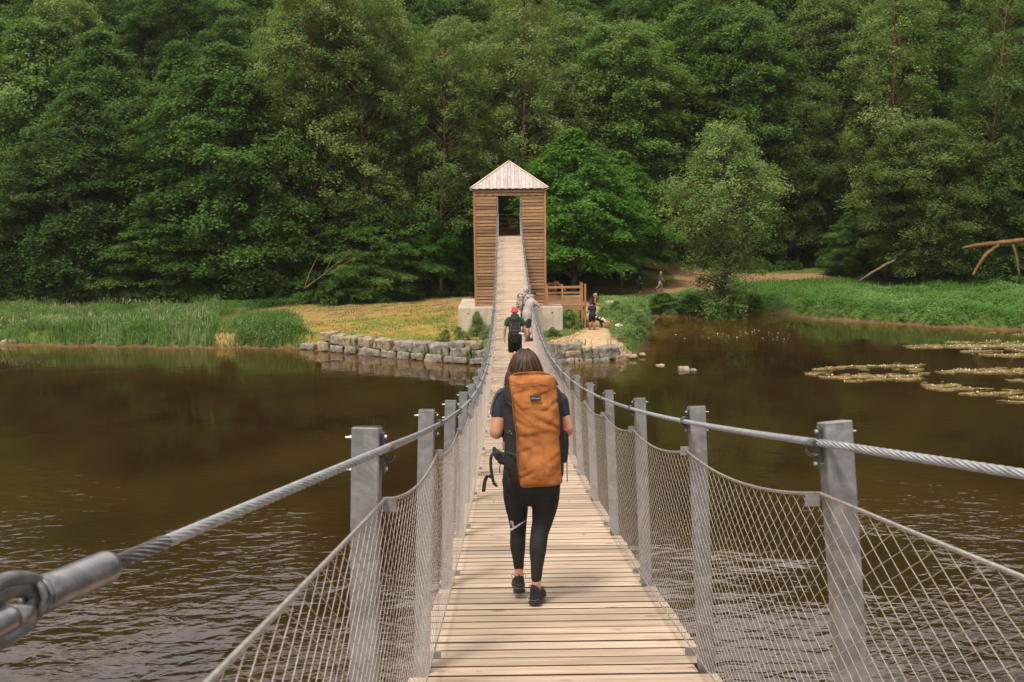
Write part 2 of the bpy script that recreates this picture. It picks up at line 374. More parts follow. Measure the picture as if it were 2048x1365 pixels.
# ------------------------------------------------------------------ water
m = NT('river_water')
v = m.coord(); vr = m.n('ShaderNodeMapping'); vr.inputs['Rotation'].default_value = (0, 0, R(-14)); vr.inputs['Scale'].default_value = (.85, 1.5, 1); m.l(v, vr.inputs[0])
nW = m.noise(vr.outputs[0], 2.3, 2, .45, .5); nS = m.noise(vr.outputs[0], 6.0, 2, .5, .3); nL = m.noise(v, .12, 3, .5, .6); nBig = m.noise(vr.outputs[0], .55, 2)
col = m.mix(m.ramp(nL, [(.35, (.018, .009, .003)), (.65, (.036, .019, .0055))]), (.16, .085, .02), m.math('MULTIPLY', m.attr('a_shal'), .7))
m.base(col)
calm = m.ramp(nL, [(.42, .15), (.62, 1.)])
near = m.attr('a_near')
h = m.math('ADD', m.math('MULTIPLY', nW, 1.0), m.math('MULTIPLY', nS, .16)); h = m.math('ADD', h, m.math('MULTIPLY', nBig, 1.2))
h = m.math('MULTIPLY', h, m.math('MULTIPLY', calm, near))
bp = m.bump(h, 1.0, .15); m.b.inputs['IOR'].default_value = 1.38; m.set(.035, 0, .5)
wx = np.concatenate([np.linspace(-400, -60, 20), np.arange(-55, 56, 1.5), np.linspace(60, 400, 20)]); wy = np.concatenate([np.linspace(-80, 0, 6), np.arange(2, 96, 1.5), [140]])
WX, WY = np.meshgrid(wx, wy); wp = np.stack([WX, WY, WX*0], -1).reshape(-1, 3)
dsh = Ys(wp[:, 0])-wp[:, 1]
shal = (np.exp(-np.clip(dsh, 0, 99)/2.2)*(np.abs(wp[:, 0]) < 60))+.55*np.exp(-((wp[:, 0]-12)/6)**2-((wp[:, 1]-66)/6)**2)
nearf = np.interp(wp[:, 1], [0, 14, 21, 28, 44], [2.3, 1.15, .24, .12, .05])
I = np.arange(len(wx)*len(wy)).reshape(len(wy), len(wx)); Q = np.stack([I[:-1, :-1], I[:-1, 1:], I[1:, 1:], I[1:, :-1]], -1).reshape(-1, 4)
tag(add('river_water', mesh('river_water', wp, Q, m.m, True, {'a_shal': ('POINT', shal.clip(0, 1)), 'a_near': ('POINT', nearf)})), None, kind='structure')

# ================================================================== footbridge
br = empty('suspension_footbridge', (0, 0, 0), 'narrow sagging suspension footbridge with pale plank deck, grey posts and wire net sides', 'footbridge')
XL, XR, NP = -.405, .964, 27
PY = [2.867+2.16*i for i in range(NP)]
rg = random.Random(3)
# deck boards follow the sag; boards beside a post are shorter
mb = MB(); pit = 2.16/13; Y = -1.6; k = 0
n0 = round((PY[0]-.083+1.6)/pit); Y = PY[0]-.083-n0*pit
while Y < 60.6:
    sl_ = slope(Y); nrm = math.hypot(1, sl_); j = (k-n0) % 13
    short = j == 0 and k >= n0
    x0 = XL-.115+rg.uniform(-.008, .008); x1 = XR+.115+rg.uniform(-.008, .008)
    if short: x0, x1 = XL-.022, XR+.022
    M3 = np.array([[1, 0, 0], [0, 1/nrm, -sl_/nrm], [0, sl_/nrm, 1/nrm]])
    yc = Y+pit/2; mb.box(((x0+x1)/2, yc, zd(yc)-.02-rg.uniform(0, .004)-.006), ((x1-x0)/2, pit/2*nrm-.0065, .026), M3, rg.random(), .005)
    Y += pit; k += 1
M['deck_gap_shade'] = simple('shaded_board_edges', (.060, .040, .026), (.030, .020, .013), 8, .95, spec=.1)  # shade of the gaps between boards, painted into their edge colour
deck = mb.add('deck', [M['deck'], M['deck_gap_shade']], br)
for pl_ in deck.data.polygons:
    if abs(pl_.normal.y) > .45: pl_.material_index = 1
# bearers under the boards
mb = MB()
for x in (XL+.12, XR-.12):
    pts = [(x, y, zd(y)-.095) for y in np.arange(-1.6, 60.4, 1.08)]
    for a_, b_ in zip(pts, pts[1:]): mb.beam(a_, b_, .07, .1)
for y in PY: mb.beam((XL-.03, y, zd(y)-.19), (XR+.03, y, zd(y)-.19), .08, .08)
mb.add('deck_bearer', M['clamp'], br)
for i, y in enumerate(PY[:6]):
    for x in (XL+.24, XR-.24):
        mb = MB(); mb.tube([(x, y, zd(y)-.004), (x, y, zd(y)+.0035)], .012, 10); mb.add('screw_head', M['bolt'], br)
# railing posts
def post_me():
    m_ = MB(); m_.box((0, 0, -.70), (.04, .04, .70), None, .5, .006); return m_
prng = random.Random(11)
lean_r = {0: .155, 1: .08}; lean_l = {}
for i, y in enumerate(PY):
    for sd, x in ((-1, XL), (1, XR)):
        zt = zpost(y); ln = sd*(lean_l if sd < 0 else lean_r).get(i, .066)
        if i == 0 and sd > 0: x -= .012
        if i == 0: zt -= .016
        mb = MB(); ra = prng.random(); bx = x+ln*1.0; h_ = .04
        a_ = np.array([x, y, zt]); b_ = np.array([bx, y-.0, zt-1.62])
        mb.beam(b_, a_, .08, .08, (0, -1, 0), ra, .0035)
        p = mb.add('post', M['galv'], br)
        for v_ in p.data.vertices:      # head cut parallel to the sloping deck
            if v_.co.z > zt-.02: v_.co.z += slope(y)*(v_.co.y-y)
        if i < 14 and not (i == 0 and sd > 0):
            c_ = MB(); c_.box((x, y, zt+.0008), (.0375, .0375, .0016), None, 0, .0006); cc = c_.add('post_cap', M['clamp'], p)
            for v_ in cc.data.vertices: v_.co.z += slope(y)*(v_.co.y-y)
        ix = x-sd*.041
        cl = MB(); zc = zt-.078; xc = ix-sd*.019
        ang = np.linspace(-2.2, 2.2, 9)
        cl.tube([(xc-sd*math.cos(t)*.020, y, zc+math.sin(t)*.022) for t in ang], [[.015, .0045]]*9, 8)
        cl.beam((ix-sd*.004, y, zc-.06), (ix-sd*.004, y, zc+.06), .03, .008, (1, 0, 0))
        cl.box((ix-sd*.006, y, zc), (.008, .011, .014))
        cl.add('cable_clamp', M['clamp'], p)
        if i < 12:
            for dz in (-.048, .048):
                bo = MB(); xo = x+sd*(.04+.002)
                bo.tube([(ix-sd*.015, y, zc+dz), (ix-sd*.006, y, zc+dz), (ix-sd*.0055, y, zc+dz), (xo, y, zc+dz), (xo+sd*.0005, y, zc+dz), (xo+sd*.009, y, zc+dz), (xo+sd*.0095, y, zc+dz), (xo+sd*.022, y, zc+dz)], [.0065, .0065, .003, .003, .0065, .0065, .0035, .0035], 6)
                bo.add('bolt', M['bolt'], p)
        bk = MB(); bk.box((ix-sd*.016, y, zt-.232), (.022, .003, .022), None, 0, .001); bk.add('net_bracket', M['galv'], p)
        bk = MB(); bk.box((x-sd*.02, y-.043, zd(y)+.115), (.03, .003, .02), None, 0, .001); bk.add('lower_net_bracket', M['galv'], p)
# cables
def strand(P, rad, n, lay, amp, starts=8):
    V, Fc = tube(P, 1.0, n, True); P = np.asarray(P, float)
    m_ = len(P); s = np.concatenate([[0], np.cumsum(np.linalg.norm(np.diff(P, axis=0), axis=1))])
    V = V.reshape(m_, n, 3); D = V-P[:, None]; th = np.arange(n)*2*math.pi/n
    rr = rad*(1-amp+amp*np.abs(np.sin(starts/2*(th[None]-2*math.pi*s[:, None]/lay))))
    return (P[:, None]+D*rr[..., None]).reshape(-1, 3), Fc
def cable_pt(sd, y):
    x = (XL if sd < 0 else XR)-sd*.060
    if y < PY[0]:
        d = PY[0]-y; return (x+sd*(.226 if sd < 0 else .285)*d, y, zpost(PY[0])-.078+(.092 if sd < 0 else .135)*d)
    return (x, y, zpost(y)-.078)
YE = min(np.arange(1.2, 2.2, .002), key=lambda y: abs(proj(cable_pt(-1, y))[0]-222))
for sd in (-1, 1):
    mb = MB()
    y0 = YE if sd < 0 else .3
    ysn = np.concatenate([np.arange(y0, 7.2, .003)])
    V, Fc = strand([cable_pt(sd, y) for y in ysn], .0122, 40, .22, .30); mb.put(V, Fc, .4)
    ysf = np.arange(7.195, 61.4, .03)
    V, Fc = strand([cable_pt(sd, y) if y < 60.7 else (cable_pt(sd, 60.7)[0], y, cable_pt(sd, 60.7)[2]) for y in ysf], .0125, 10, .22, .0); mb.put(V, Fc, .4)
    mb.add('handrail_cable', M['cable'], br, True)
# end fitting of the left cable
a_ = np.array(cable_pt(-1, YE)); b_ = np.array(cable_pt(-1, YE-.19)); dr = (b_-a_)/np.linalg.norm(b_-a_); sd_ = np.cross(dr, (0, 0, 1)); sd_ /= np.linalg.norm(sd_); up_ = np.cross(sd_, dr)
ft = add('cable_end_fitting', None, br)
mb = MB(); K = spline([(0, .014), (.004, .022), (.012, .026), (.03, .027), (.12, .027), (.165, .027), (.17, .022)], 4)
mb.tube([a_+dr*t for t, _ in K], [r_ for _, r_ in K], 28)
m = NT('polished_sleeve_steel'); n1 = m.noise(m.coord(), 14, 5, .7, 1.); m.base(m.ramp(n1, [(.3, (.10, .10, .105)), (.7, (.30, .29, .29))])); m.bump(n1, .1, .003); M['sleeve'] = m.set(.32, .75, .5)
mb.add('sleeve', M['sleeve'], ft, True)
wr_ = MB(); V, Fc = strand([a_-dr*t for t in np.arange(.0, .16, .003)], .0136, 40, .20, .32); wr_.put(V, Fc, .1); wr_.add('rubber_wrap', simple('grey_rubber_wrap', (.075, .066, .064), (.04, .035, .035), 30, .5, 0, .1), ft, True)
e0 = a_+dr*.17
th_ = MB(); lp = []
for t in np.linspace(0, 2*math.pi, 40):
    lp.append(e0+dr*(.062-.072*math.cos(t))+up_*(.040*math.sin(t)*(1-.25*math.cos(t))))
V, Fc = strand(lp, .0115, 24, .16, .28); th_.put(V, Fc, .3)
lp2 = [e0+dr*(.064-.056*math.cos(t))+up_*(.026*math.sin(t)) for t in np.linspace(0, 2*math.pi, 30)]; th_.tube(lp2, [[.007, .014]]*30, 8)
for q in (-.012, .002, .016):
    th_.tube([e0+dr*(q)+sd_*.019*math.cos(t)+up_*.023*math.sin(t) for t in np.linspace(0, 2*math.pi, 22)], .0058, 8)
th_.add('eye_thimble', simple('aged_cable', (.20, .195, .195), (.09, .085, .085), 40, .45, .5), ft, True)
sh = MB(); c0 = e0+dr*.085
U = [c0+sd_*.03+dr*.015, c0+sd_*.034+dr*.05, c0+sd_*.032+dr*.11]
U2 = [c0-sd_*.03+dr*.015, c0-sd_*.034+dr*.05, c0-sd_*.032+dr*.11]
for q in (U, U2): K = spline([np.append(p, .017) for p in q], 5); sh.tube(K[:, :3], K[:, 3], 14)
sh.tube([c0+sd_*.05, c0-sd_*.05], .013, 14); sh.tube([c0+dr*.11, c0+dr*.30-up_*.045], .022, 16)
sh.add('shackle', M['sleeve'], ft, True)
# net: ropes and woven wires
def net_x(sd, y, t):
    x = (XL if sd < 0 else XR)-sd*(.012+.034*t)
    if y < PY[0]: x += sd*(.012 if sd < 0 else .045)*(PY[0]-y)
    return x-sd*.0*t
def net_top(sd, y):
    i = (y-PY[0])/2.16; f = i-math.floor(i); sag = .055*4*f*(1-f)
    z = zpost(max(y, 0.2))-.232
    if y < PY[0]:
        d = PY[0]-y; z = zpost(PY[0])-.232+(.152 if sd < 0 else .138)*d; sag = .006*math.sin(min(d/2.16, 1)*math.pi)
    return z-sag
def net_bot(y): return zd(y)+.115
for sd in (-1, 1):
    mb = MB()
    yy = np.arange(.35, 60.6, .06)
    V, Fc = strand([(net_x(sd, y, 1), y, net_top(sd, y)) for y in np.arange(.35, 6, .004)], .0058, 12, .05, .18, 6); mb.put(V, Fc)
    mb.tube([(net_x(sd, y, 1), y, net_top(sd, y)) for y in yy[yy > 5.9]], .0055, 6)
    mb.add('net_rope', M['rope'], br, True)
    mb = MB(); mb.tube([(net_x(sd, y, 0), y, net_bot(y)) for y in yy], .0045, 6); mb.add('lower_net_rope', M['rope'], br, True)
    L, NR = .104, 36
    nc = int((60.5-.35)/(L/2))
    jj, ii = np.meshgrid(np.arange(NR+1), np.arange(nc+1), indexing='ij')
    yv = .35+ii*L/2
    tp = np.array([net_top(sd, y) for y in yv[0]]); bt = np.array([net_bot(y) for y in yv[0]]); f = jj/NR
    zv = bt[None]*(1-f)+tp[None]*f
    xv = np.array([[net_x(sd, y, t) for y in yv[0]] for t in (0, 1)]); xv = xv[0][None]*(1-f)+xv[1][None]*f
    rn = np.random.RandomState(5+sd); bow = -sd*.012*np.sin(f*math.pi)
    N = np.stack([xv+bow, yv+rn.normal(0, .0012, yv.shape), zv+rn.normal(0, .0012, yv.shape)], -1)
    segs = []
    for dj in (1, -1):
        j0, i0 = np.where(((ii+jj) % 2 == 0) & (ii < nc) & (jj+dj >= 0) & (jj+dj <= NR))
        segs.append((N[j0, i0], N[j0+dj, i0+1], np.full(len(j0), (dj+1)/2.)))
    for s_i, (P0, P1, rv) in enumerate(segs):
        T = P1-P0; T /= np.linalg.norm(T, axis=1)[:, None]; X1 = np.array([1., 0, 0]); Y1 = np.cross(T, X1); Y1 /= np.linalg.norm(Y1, axis=1)[:, None]
        a3 = np.arange(4)*2*math.pi/4+math.pi/4; rr = .00098
        off = X1*(np.cos(a3)*rr)[:, None]; o2 = Y1[:, None]*(np.sin(a3)*rr)[None, :, None]
        V = np.concatenate([P0[:, None]+off+o2, P1[:, None]+off+o2], 1).reshape(-1, 3); n = len(P0)
        base = (np.arange(n)*8)[:, None, None]; q = np.array([[k_, (k_+1) % 4, 4+(k_+1) % 4, 4+k_] for k_ in range(4)])
        segs[s_i] = (V, (base+q).reshape(-1, 4))
    V = np.concatenate([segs[0][0], segs[1][0]]); Fq = np.concatenate([segs[0][1], segs[1][1]+len(segs[0][0])])
    o = add('wire_net', mesh('wire_net', V, Fq, M['wire']), br)
# ================================================================== tower
TX0, TX1, TY0, TY1, TZ0, TZ1 = -1.82, 2.45, 60.75, 65.0, 2.33, 9.36
OX0, OX1, OZ = -.43, .99, 8.86; PZ = zd(60.6)
tw = empty('bridge_tower', ((TX0+TX1)/2, 62.9, TZ0), 'tall slatted timber tower with pointed roof at the far end of the footbridge', 'tower')
tw.location = (0, 0, 0)
rg = random.Random(5)
fcl = {k: MB() for k in ('l', 'r', 'm', 'u', 'b')}; z = TZ0+.09
while z < TZ1-.04:
    hz = .083; sg_ = []
    if z < OZ+.02:
        sg_ = [('l', TX0+.1, OX0-.02), ('r', OX1+.02, TX1-.1)]
        if z < PZ-1.0: sg_.append(('m', OX0-.016, OX1+.016))
    else: sg_ = [('u', TX0+.1, TX1-.1)]
    for k_, xa, xb in sg_: fcl[k_].box(((xa+xb)/2, TY0, z+rg.uniform(-.004, .004)), ((xb-xa)/2, .016, hz+rg.uniform(-.012, .004)), None, rg.random(), .004)
    if z < PZ-.1 or z > OZ+.3: fcl['b'].box(((TX0+TX1)/2, TY1, z), ((TX1-TX0)/2-.1, .016, hz), None, rg.random())
    z += .1995
for k_, nm_ in (('l', 'front_cladding'), ('r', 'front_cladding'), ('m', 'front_cladding'), ('u', 'lintel_cladding'), ('b', 'rear_cladding')): fcl[k_].add(nm_, M['slat'], tw)

mb = MB(); z = TZ0+.09
while z < TZ1-.04:
    for x in (TX0, TX1): mb.box((x, (TY0+TY1)/2, z), (.016, (TY1-TY0)/2-.08, .083), None, rg.random(), .004)
    z += .1995
mb.add('side_cladding', M['slat_y'], tw)
mb = MB()
for x in (TX0+.03, TX1-.03):
    for y in (TY0-.005, TY1+.005): mb = MB(); mb.box((x, y, (TZ0+TZ1)/2), (.065, .05, (TZ1-TZ0)/2), None, rg.random(), .006); mb.add('corner_post', M['slat_z'], tw)
for x in (OX0-.05, OX1+.05): mb = MB(); mb.box((x, TY0+.05, (PZ+OZ)/2), (.045, .03, (OZ-PZ)/2+.03), None, rg.random()); mb.add('doorway_stud', M['slat_z'], tw)
mb = MB()      # dark boards added behind the slats so their gaps look shaded
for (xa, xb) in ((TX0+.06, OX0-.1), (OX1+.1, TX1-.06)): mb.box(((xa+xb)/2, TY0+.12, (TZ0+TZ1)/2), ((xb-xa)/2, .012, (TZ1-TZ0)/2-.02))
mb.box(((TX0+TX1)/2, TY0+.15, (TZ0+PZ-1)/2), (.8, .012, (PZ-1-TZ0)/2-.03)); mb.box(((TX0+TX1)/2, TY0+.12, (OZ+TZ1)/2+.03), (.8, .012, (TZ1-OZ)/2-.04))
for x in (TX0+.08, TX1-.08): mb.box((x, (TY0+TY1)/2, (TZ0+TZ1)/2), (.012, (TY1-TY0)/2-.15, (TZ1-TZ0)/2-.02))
mb.add('dark_backing', M['dark_backing'], tw)
mb = MB(); y = TY0-.12
while y < TY1-.1:
    mb.box(((TX0+TX1)/2, y+.07, PZ-.03), ((TX1-TX0)/2-.12 if y > TY0+.15 else .66, .068, .02), None, rg.random()); y += .142
mb.add('platform', M['deck'], tw)
mb = MB()
for z0, z1 in ((7.47, 7.62), (7.13, 7.27), (6.87, 6.99), (6.71, 6.86), (6.56, 6.70)): mb.box(((TX0+TX1)/2, TY1-.12, (z0+z1)/2), ((TX1-TX0)/2-.2, .02, (z1-z0)/2), None, rg.random())
for x in (-.9, .27, 1.5): mb.box((x, TY1-.07, 7.15), (.045, .03, .6), None, rg.random())
mb.tube([(TX0+.2, TY1-.12, 7.79), (TX1-.2, TY1-.12, 7.79)], .022, 8, mi=1)
mb.add('rear_railing', [M['slat'], M['galv']], tw)
# steel door jambs, where cables end
for x in (OX0+.03, OX1-.03): mb = MB(); mb.beam((x, TY0-.03, PZ-1.0), (x, TY0-.03, OZ), .055, .06, (0, 1, 0), .3); mb.add('door_jamb', M['galv'], tw)
# roof: four board-covered faces, hip caps, dark underside
cx, cyy = (TX0+TX1)/2, (TY0+TY1)/2; hw = (TX1-TX0)/2+.14; ez, az = TZ1+.0, 11.02
rf = add('roof', None, tw)
for fi in range(4):
    an = fi*math.pi/2; ca, sa = math.cos(an), math.sin(an); Rz = np.array([[ca, -sa, 0], [sa, ca, 0], [0, 0, 1]])
    mb = MB(); nb = 21; wv = 2*hw/nb
    for i in range(nb):
        xa, xb = -hw+i*wv+.006, -hw+(i+1)*wv-.006
        def top(x): return 1-abs(x)/hw
        up = .012 if i % 2 else .0
        ya = lambda t: -hw*(1-t)
        pts = []
        ext = -.02-(.02 if i % 2 else 0)
        for (x, t) in ((xa, ext), (xb, ext), (xb, max(top(xb), 0)), (xa, max(top(xa), 0))):
            pts.append((x, ya(t), t*(az-ez)))
        if xa*xb < 0: pts.insert(3, (0, ya(1), az-ez))
        nv = np.array([0, -(az-ez), hw]); nv = nv/np.linalg.norm(nv)
        pts = np.array(pts); n = len(pts)
        V = np.vstack([pts+nv*(.02+up), pts-nv*.012+nv*up])@Rz.T+np.array([cx, cyy, ez+.03])
        Fc = [list(range(n)), list(range(n, 2*n))[::-1]]+[[a2, n+a2, n+(a2+1) % n, (a2+1) % n] for a2 in range(n)]
        mb.put(V, [f[::-1] if False else f for f in Fc], rg.random())
    mb.add('roof_face', M['roofwood'], rf)
mb = MB()
for sx_ in (-1, 1):
    for sy_ in (-1, 1): mb.beam((cx+sx_*(hw+.03), cyy+sy_*(hw+.03), ez+.055), (cx, cyy, az+.075), .13, .035, r=.5)
mb.add('hip_cap', M['roofcap'], rf)
mb = MB(); mb.box((cx, cyy, ez-.012), (hw-.03, hw-.03, .02)); mb.add('soffit', M['dark_backing'], rf)
# abutment
bl = MB(); bl.box((.29, 63.0, 1.34), (3.13, 3.25, .985), None, .2, .02)
ab = bl.add('concrete_abutment', M['concrete']); tag(ab, 'pale stained concrete block carrying the timber tower on the far bank', 'concrete block')
mb = MB()
for px_, py_ in ((936, 628), (1104.6, 626)):
    q = A(px_, py_, 59.745); mb.tube([(q[0], 59.742, q[2]), (q[0], 59.80, q[2])], .045, 12)
mb.add('tie_hole', M['dark_backing'], ab)
# timber landing beside the tower
ld = empty('timber_landing', (0, 0, 0), 'brown timber landing with plank railing to the right of the slatted tower', 'landing')
mb = MB(); y = 60.6
while y < 64.4: mb.box((3.75, y, 2.27+.0), (1.12, .066, .022), None, rg.random()); y += .14
mb.add('landing_floor', M['slat'], ld)
mb = MB(); mb.box((4.02, 60.48, 2.16), (.62, .03, .13), None, .3); mb.box((4.80, 62.4, 2.16), (.03, 1.9, .13), None, .6); mb.add('floor_joist', M['slat'], ld)
for x, y, z0, z1 in ((2.52, 60.5, 2.3, 3.58), (3.42, 60.45, 2.3, 3.62), (4.62, 60.42, .9, 3.7), (4.80, 60.35, .6, 3.63), (4.8, 64.2, .8, 3.5), (3.2, 64.3, 2.3, 3.55)):
    mb = MB(); mb.box((x, y, (z0+z1)/2), (.055, .05, (z1-z0)/2), None, rg.random(), .01); mb.add('landing_post', M['slat_z'], ld)
mb = MB()
for z0, z1 in ((3.38, 3.52), (3.06, 3.17), (2.80, 2.96), (2.62, 2.78), (2.42, 2.60)):
    for xa, xb in ((2.58, 3.36), (3.48, 4.56)): mb.box(((xa+xb)/2, 60.42, (z0+z1)/2), ((xb-xa)/2, .02, (z1-z0)/2), None, rg.random(), .004)
mb.add('railing_board', M['slat'], ld)
mb = MB()
for z0, z1 in ((3.30, 3.46), (2.96, 3.08), (2.6, 2.76)): mb.box((2.8, 64.3, (z0+z1)/2), (.5, .02, (z1-z0)/2), None, rg.random())
mb.beam((3.3, 64.3, 3.5), (3.9, 64.9, 2.9), .05, .12, r=.3); mb.add('rear_railing_board', M['slat'], ld)
st = empty('log_step', (0, 0, 0), 'weathered timber steps set into the slope behind the standing hiker', 'steps')
mb = MB()
for i in range(3): mb.beam((4.95, 63.2-.9*i+1.5, 1.02+.12*(2-i)*0+.06), (5.75, 63.25-.9*i+1.5, 1.05+.06), .16, .14, r=.3+.2*i, ch=.03)
mb.add('tread', M['cutwood'], st)
# ================================================================== stones of the bank wall
def rock_me(sx, sy, sz, seed, rnd_=.2, cuts=5):
    n = cuts; V = []; idx = {}; Fc = []
    g = np.linspace(-1, 1, n+1)
    def vid(p):
        k = tuple(np.round(p, 4))
        if k not in idx: idx[k] = len(V); V.append(p)
        return idx[k]
    for a in range(3):
        b, c2 = (a+1) % 3, (a+2) % 3
        for s in (-1, 1):
            for i in range(n):
                for j in range(n):
                    q = []
                    for (u, v_) in ((0, 0), (1, 0), (1, 1), (0, 1)):
                        p = [0.]*3; p[a] = s; p[b] = g[i+u]; p[c2] = g[j+v_]; q.append(vid(p))
                    Fc.append(q if s > 0 else q[::-1])
    V = np.array(V); S = V/np.linalg.norm(V, axis=1)[:, None]
    W = V*(1-rnd_)+S*1.25*rnd_
    W = np.sign(W)*np.abs(W)
    H = np.array([sx, sy, sz]); o = Vector((seed*3.7, seed*1.3, seed*.7)); out = []
    for p in W:
        q = p*H; nz = mnoise.noise_vector(Vector(q)*2.6+o); n2 = mnoise.noise_vector(Vector(q)*8+o)
        out.append(q+np.array(nz)*.105*min(1, sz*4)+np.array(n2)*.035)
    return np.array(out), Fc
m = NT('rough_sandstone'); oi = m.n('ShaderNodeObjectInfo'); v = m.coord(); n1 = m.noise(v, 4, 6, .7); n2 = m.noise(v, 1.1, 3)
ca = m.ramp(n1, [(.3, (.16, .115, .075)), (.55, (.34, .27, .19)), (.75, (.50, .42, .32))])
cb = m.ramp(n1, [(.3, (.11, .095, .085)), (.55, (.26, .23, .20)), (.75, (.42, .38, .34))])
c = m.mix(ca, cb, m.ramp(m.math('ADD', m.math('MULTIPLY', oi.outputs['Random'], .8), m.math('MULTIPLY', n2, .4)), [(.45, 0.), (.75, 1.)]))
m.base(c); m.bump(n1, .9, .04); M['stone'] = m.set(.9, 0, .2)
def zl(x, y): return (600+x/5.12, 640+y/5.12)
def zr(x, y): return (1080+x/6.5, 530+y/6.5)
ST = []
for q in [(10, 190, 250, 312), (200, 330, 235, 325), (328, 475, 270, 340), (475, 605, 285, 350), (605, 865, 300, 376), (848, 1018, 318, 392), (1018, 1158, 330, 410), (1158, 1300, 342, 414), (1303, 1492, 362, 436), (1492, 1752, 378, 446), (1757, 1885, 398, 462)]: ST.append((zl(q[0], q[2]), zl(q[1], q[3]), 'L0'))
for q in [(235, 350, 135, 210), (330, 455, 165, 245), (408, 620, 183, 283), (615, 760, 195, 290), (778, 965, 208, 310), (972, 1185, 225, 328), (1180, 1345, 238, 350), (1340, 1552, 255, 372), (1556, 1780, 302, 388), (1782, 1880, 322, 400)]: ST.append((zl(q[0], q[2]), zl(q[1], q[3]), 'L1'))
for q in [(1552, 1710, 230, 300), (1710, 1850, 232, 304)]: ST.append((zl(q[0], q[2]), zl(q[1], q[3]), 'L2'))
for q in [(170, 290, 1235, 1290), (285, 445, 1230, 1295), (450, 665, 1225, 1295), (670, 895, 1215, 1290), (905, 1180, 1180, 1275)]: ST.append((zr(q[0], q[2]), zr(q[1], q[3]), 'R0'))
for q in [(205, 320, 1135, 1230), (320, 545, 1120, 1235), (552, 765, 1100, 1225), (760, 1015, 1070, 1215)]: ST.append((zr(q[0], q[2]), zr(q[1], q[3]), 'R1'))
for q in [(120, 255, 1040, 1135), (262, 540, 1035, 1125)]: ST.append((zr(q[0], q[2]), zr(q[1], q[3]), 'R2'))
ordn = 'first second third fourth fifth sixth seventh eighth ninth tenth eleventh'.split()
cnt = {}; trg0 = random.Random(4)
cname = {'L0': 'waterline course of the wall left of the bridge', 'L1': 'second course of the wall left of the bridge', 'L2': 'top course of the wall left of the bridge',
         'R0': 'waterline course of the wall right of the bridge', 'R1': 'middle course of the wall right of the bridge', 'R2': 'top course of the wall right of the bridge'}
for i, ((x0, y0), (x1, y1), cs) in enumerate(ST):
    px_ = (x0+x1)/2; k = int(cs[1]); xw = A(px_, 720, 53)[0]
    Yf = float(Ys(xw)) + .10 + .13*k; Yf = float(Ys(A(px_, 720, Yf)[0]))+.10+.13*k
    a = A(x0, y1, Yf); b = A(x1, y0, Yf); dep = .42
    sx_, sz_ = abs(b[0]-a[0])/2*1.035, abs(b[2]-a[2])/2*1.06
    V, Fc = rock_me(sx_, dep, sz_, i+1, .07 if k else .15, 7)
    slp = math.atan2(float(Ys(xw+.7)-Ys(xw-.7)), 1.4) if (xw < -1.2 or xw > 5) else 0
    cnt[cs] = cnt.get(cs, 0)+1
    o = add('stone_block', mesh('stone_block', V, Fc, M['stone'], True), None, ((a[0]+b[0])/2, Yf+dep, (a[2]+b[2])/2), (trg0.uniform(-.05, .05), trg0.uniform(-.045, .045), slp*.8+trg0.uniform(-.06, .06)))
    lab = f'stone, {ordn[cnt[cs]-1]} from left in the {cname[cs]}'
    if i == 0: lab = 'low flat pale stone at the far left end of the bank wall'
    if i == 0: pass
    tag(o, lab, 'stone block', 'rough stone blocks of the bank wall')
small = [((1015, 1100), (1080, 1170), 'knobbly pale rock just right of the wall end under the shrub'), ((1090, 1130), (1145, 1180), 'small pale rock at the water edge below the leafy shrub, nearest the wall'),
         ((1140, 1135), (1200, 1185), 'small pale rock in the middle of the rubble below the leafy shrub'), ((1165, 1175), (1265, 1220), 'low dark wet rock in the water just right of the wall'), ((1300, 1155), (1375, 1188), 'flat tan rock in the shallows below the leafy shrub')]
for i, ((x0, y0), (x1, y1), lab) in enumerate(small):
    p0 = zr(x0, y0); p1 = zr(x1, y1); g = G((p0[0]+p1[0])/2, p1[1], .05); Yf = g[1]
    a = A(p0[0], p1[1], Yf); b = A(p1[0], p0[1], Yf)
    V, Fc = rock_me(abs(b[0]-a[0])/2, .22, abs(b[2]-a[2])/2, 60+i, .5, 3)
    tag(add('small_rock', mesh('small_rock', V, Fc, M['stone'], True), None, ((a[0]+b[0])/2, Yf+.2, (a[2]+b[2])/2)), lab, 'rock', 'small rocks at the right wall end')
for i, (px_, py_, w_, h_, lab) in enumerate([(1369, 742, 11, 6, 'squarish grey rock sticking out of the brown water right of the wall'), (1388, 743, 5, 2.5, 'tiny low stone in the water beside the squarish grey rock'), (1322, 733, 8, 2, 'thin flat stone barely above the water between wall and squarish rock'),
                                         (345, 694, 13, 11, 'tan rock at the waterline below the tall grass on the left bank'), (18, 690, 18, 8, 'long pale stone at the waterline on the far left edge')]):
    g = G(px_, py_, 0); s = g[1]/FPX
    V, Fc = rock_me(w_*s, .3, h_*s, 80+i, .35, 4)
    tag(add('river_rock', mesh('river_rock', V, Fc, M['stone'], True), None, (g[0], g[1]+.25, h_*s*.15)), lab, 'rock')

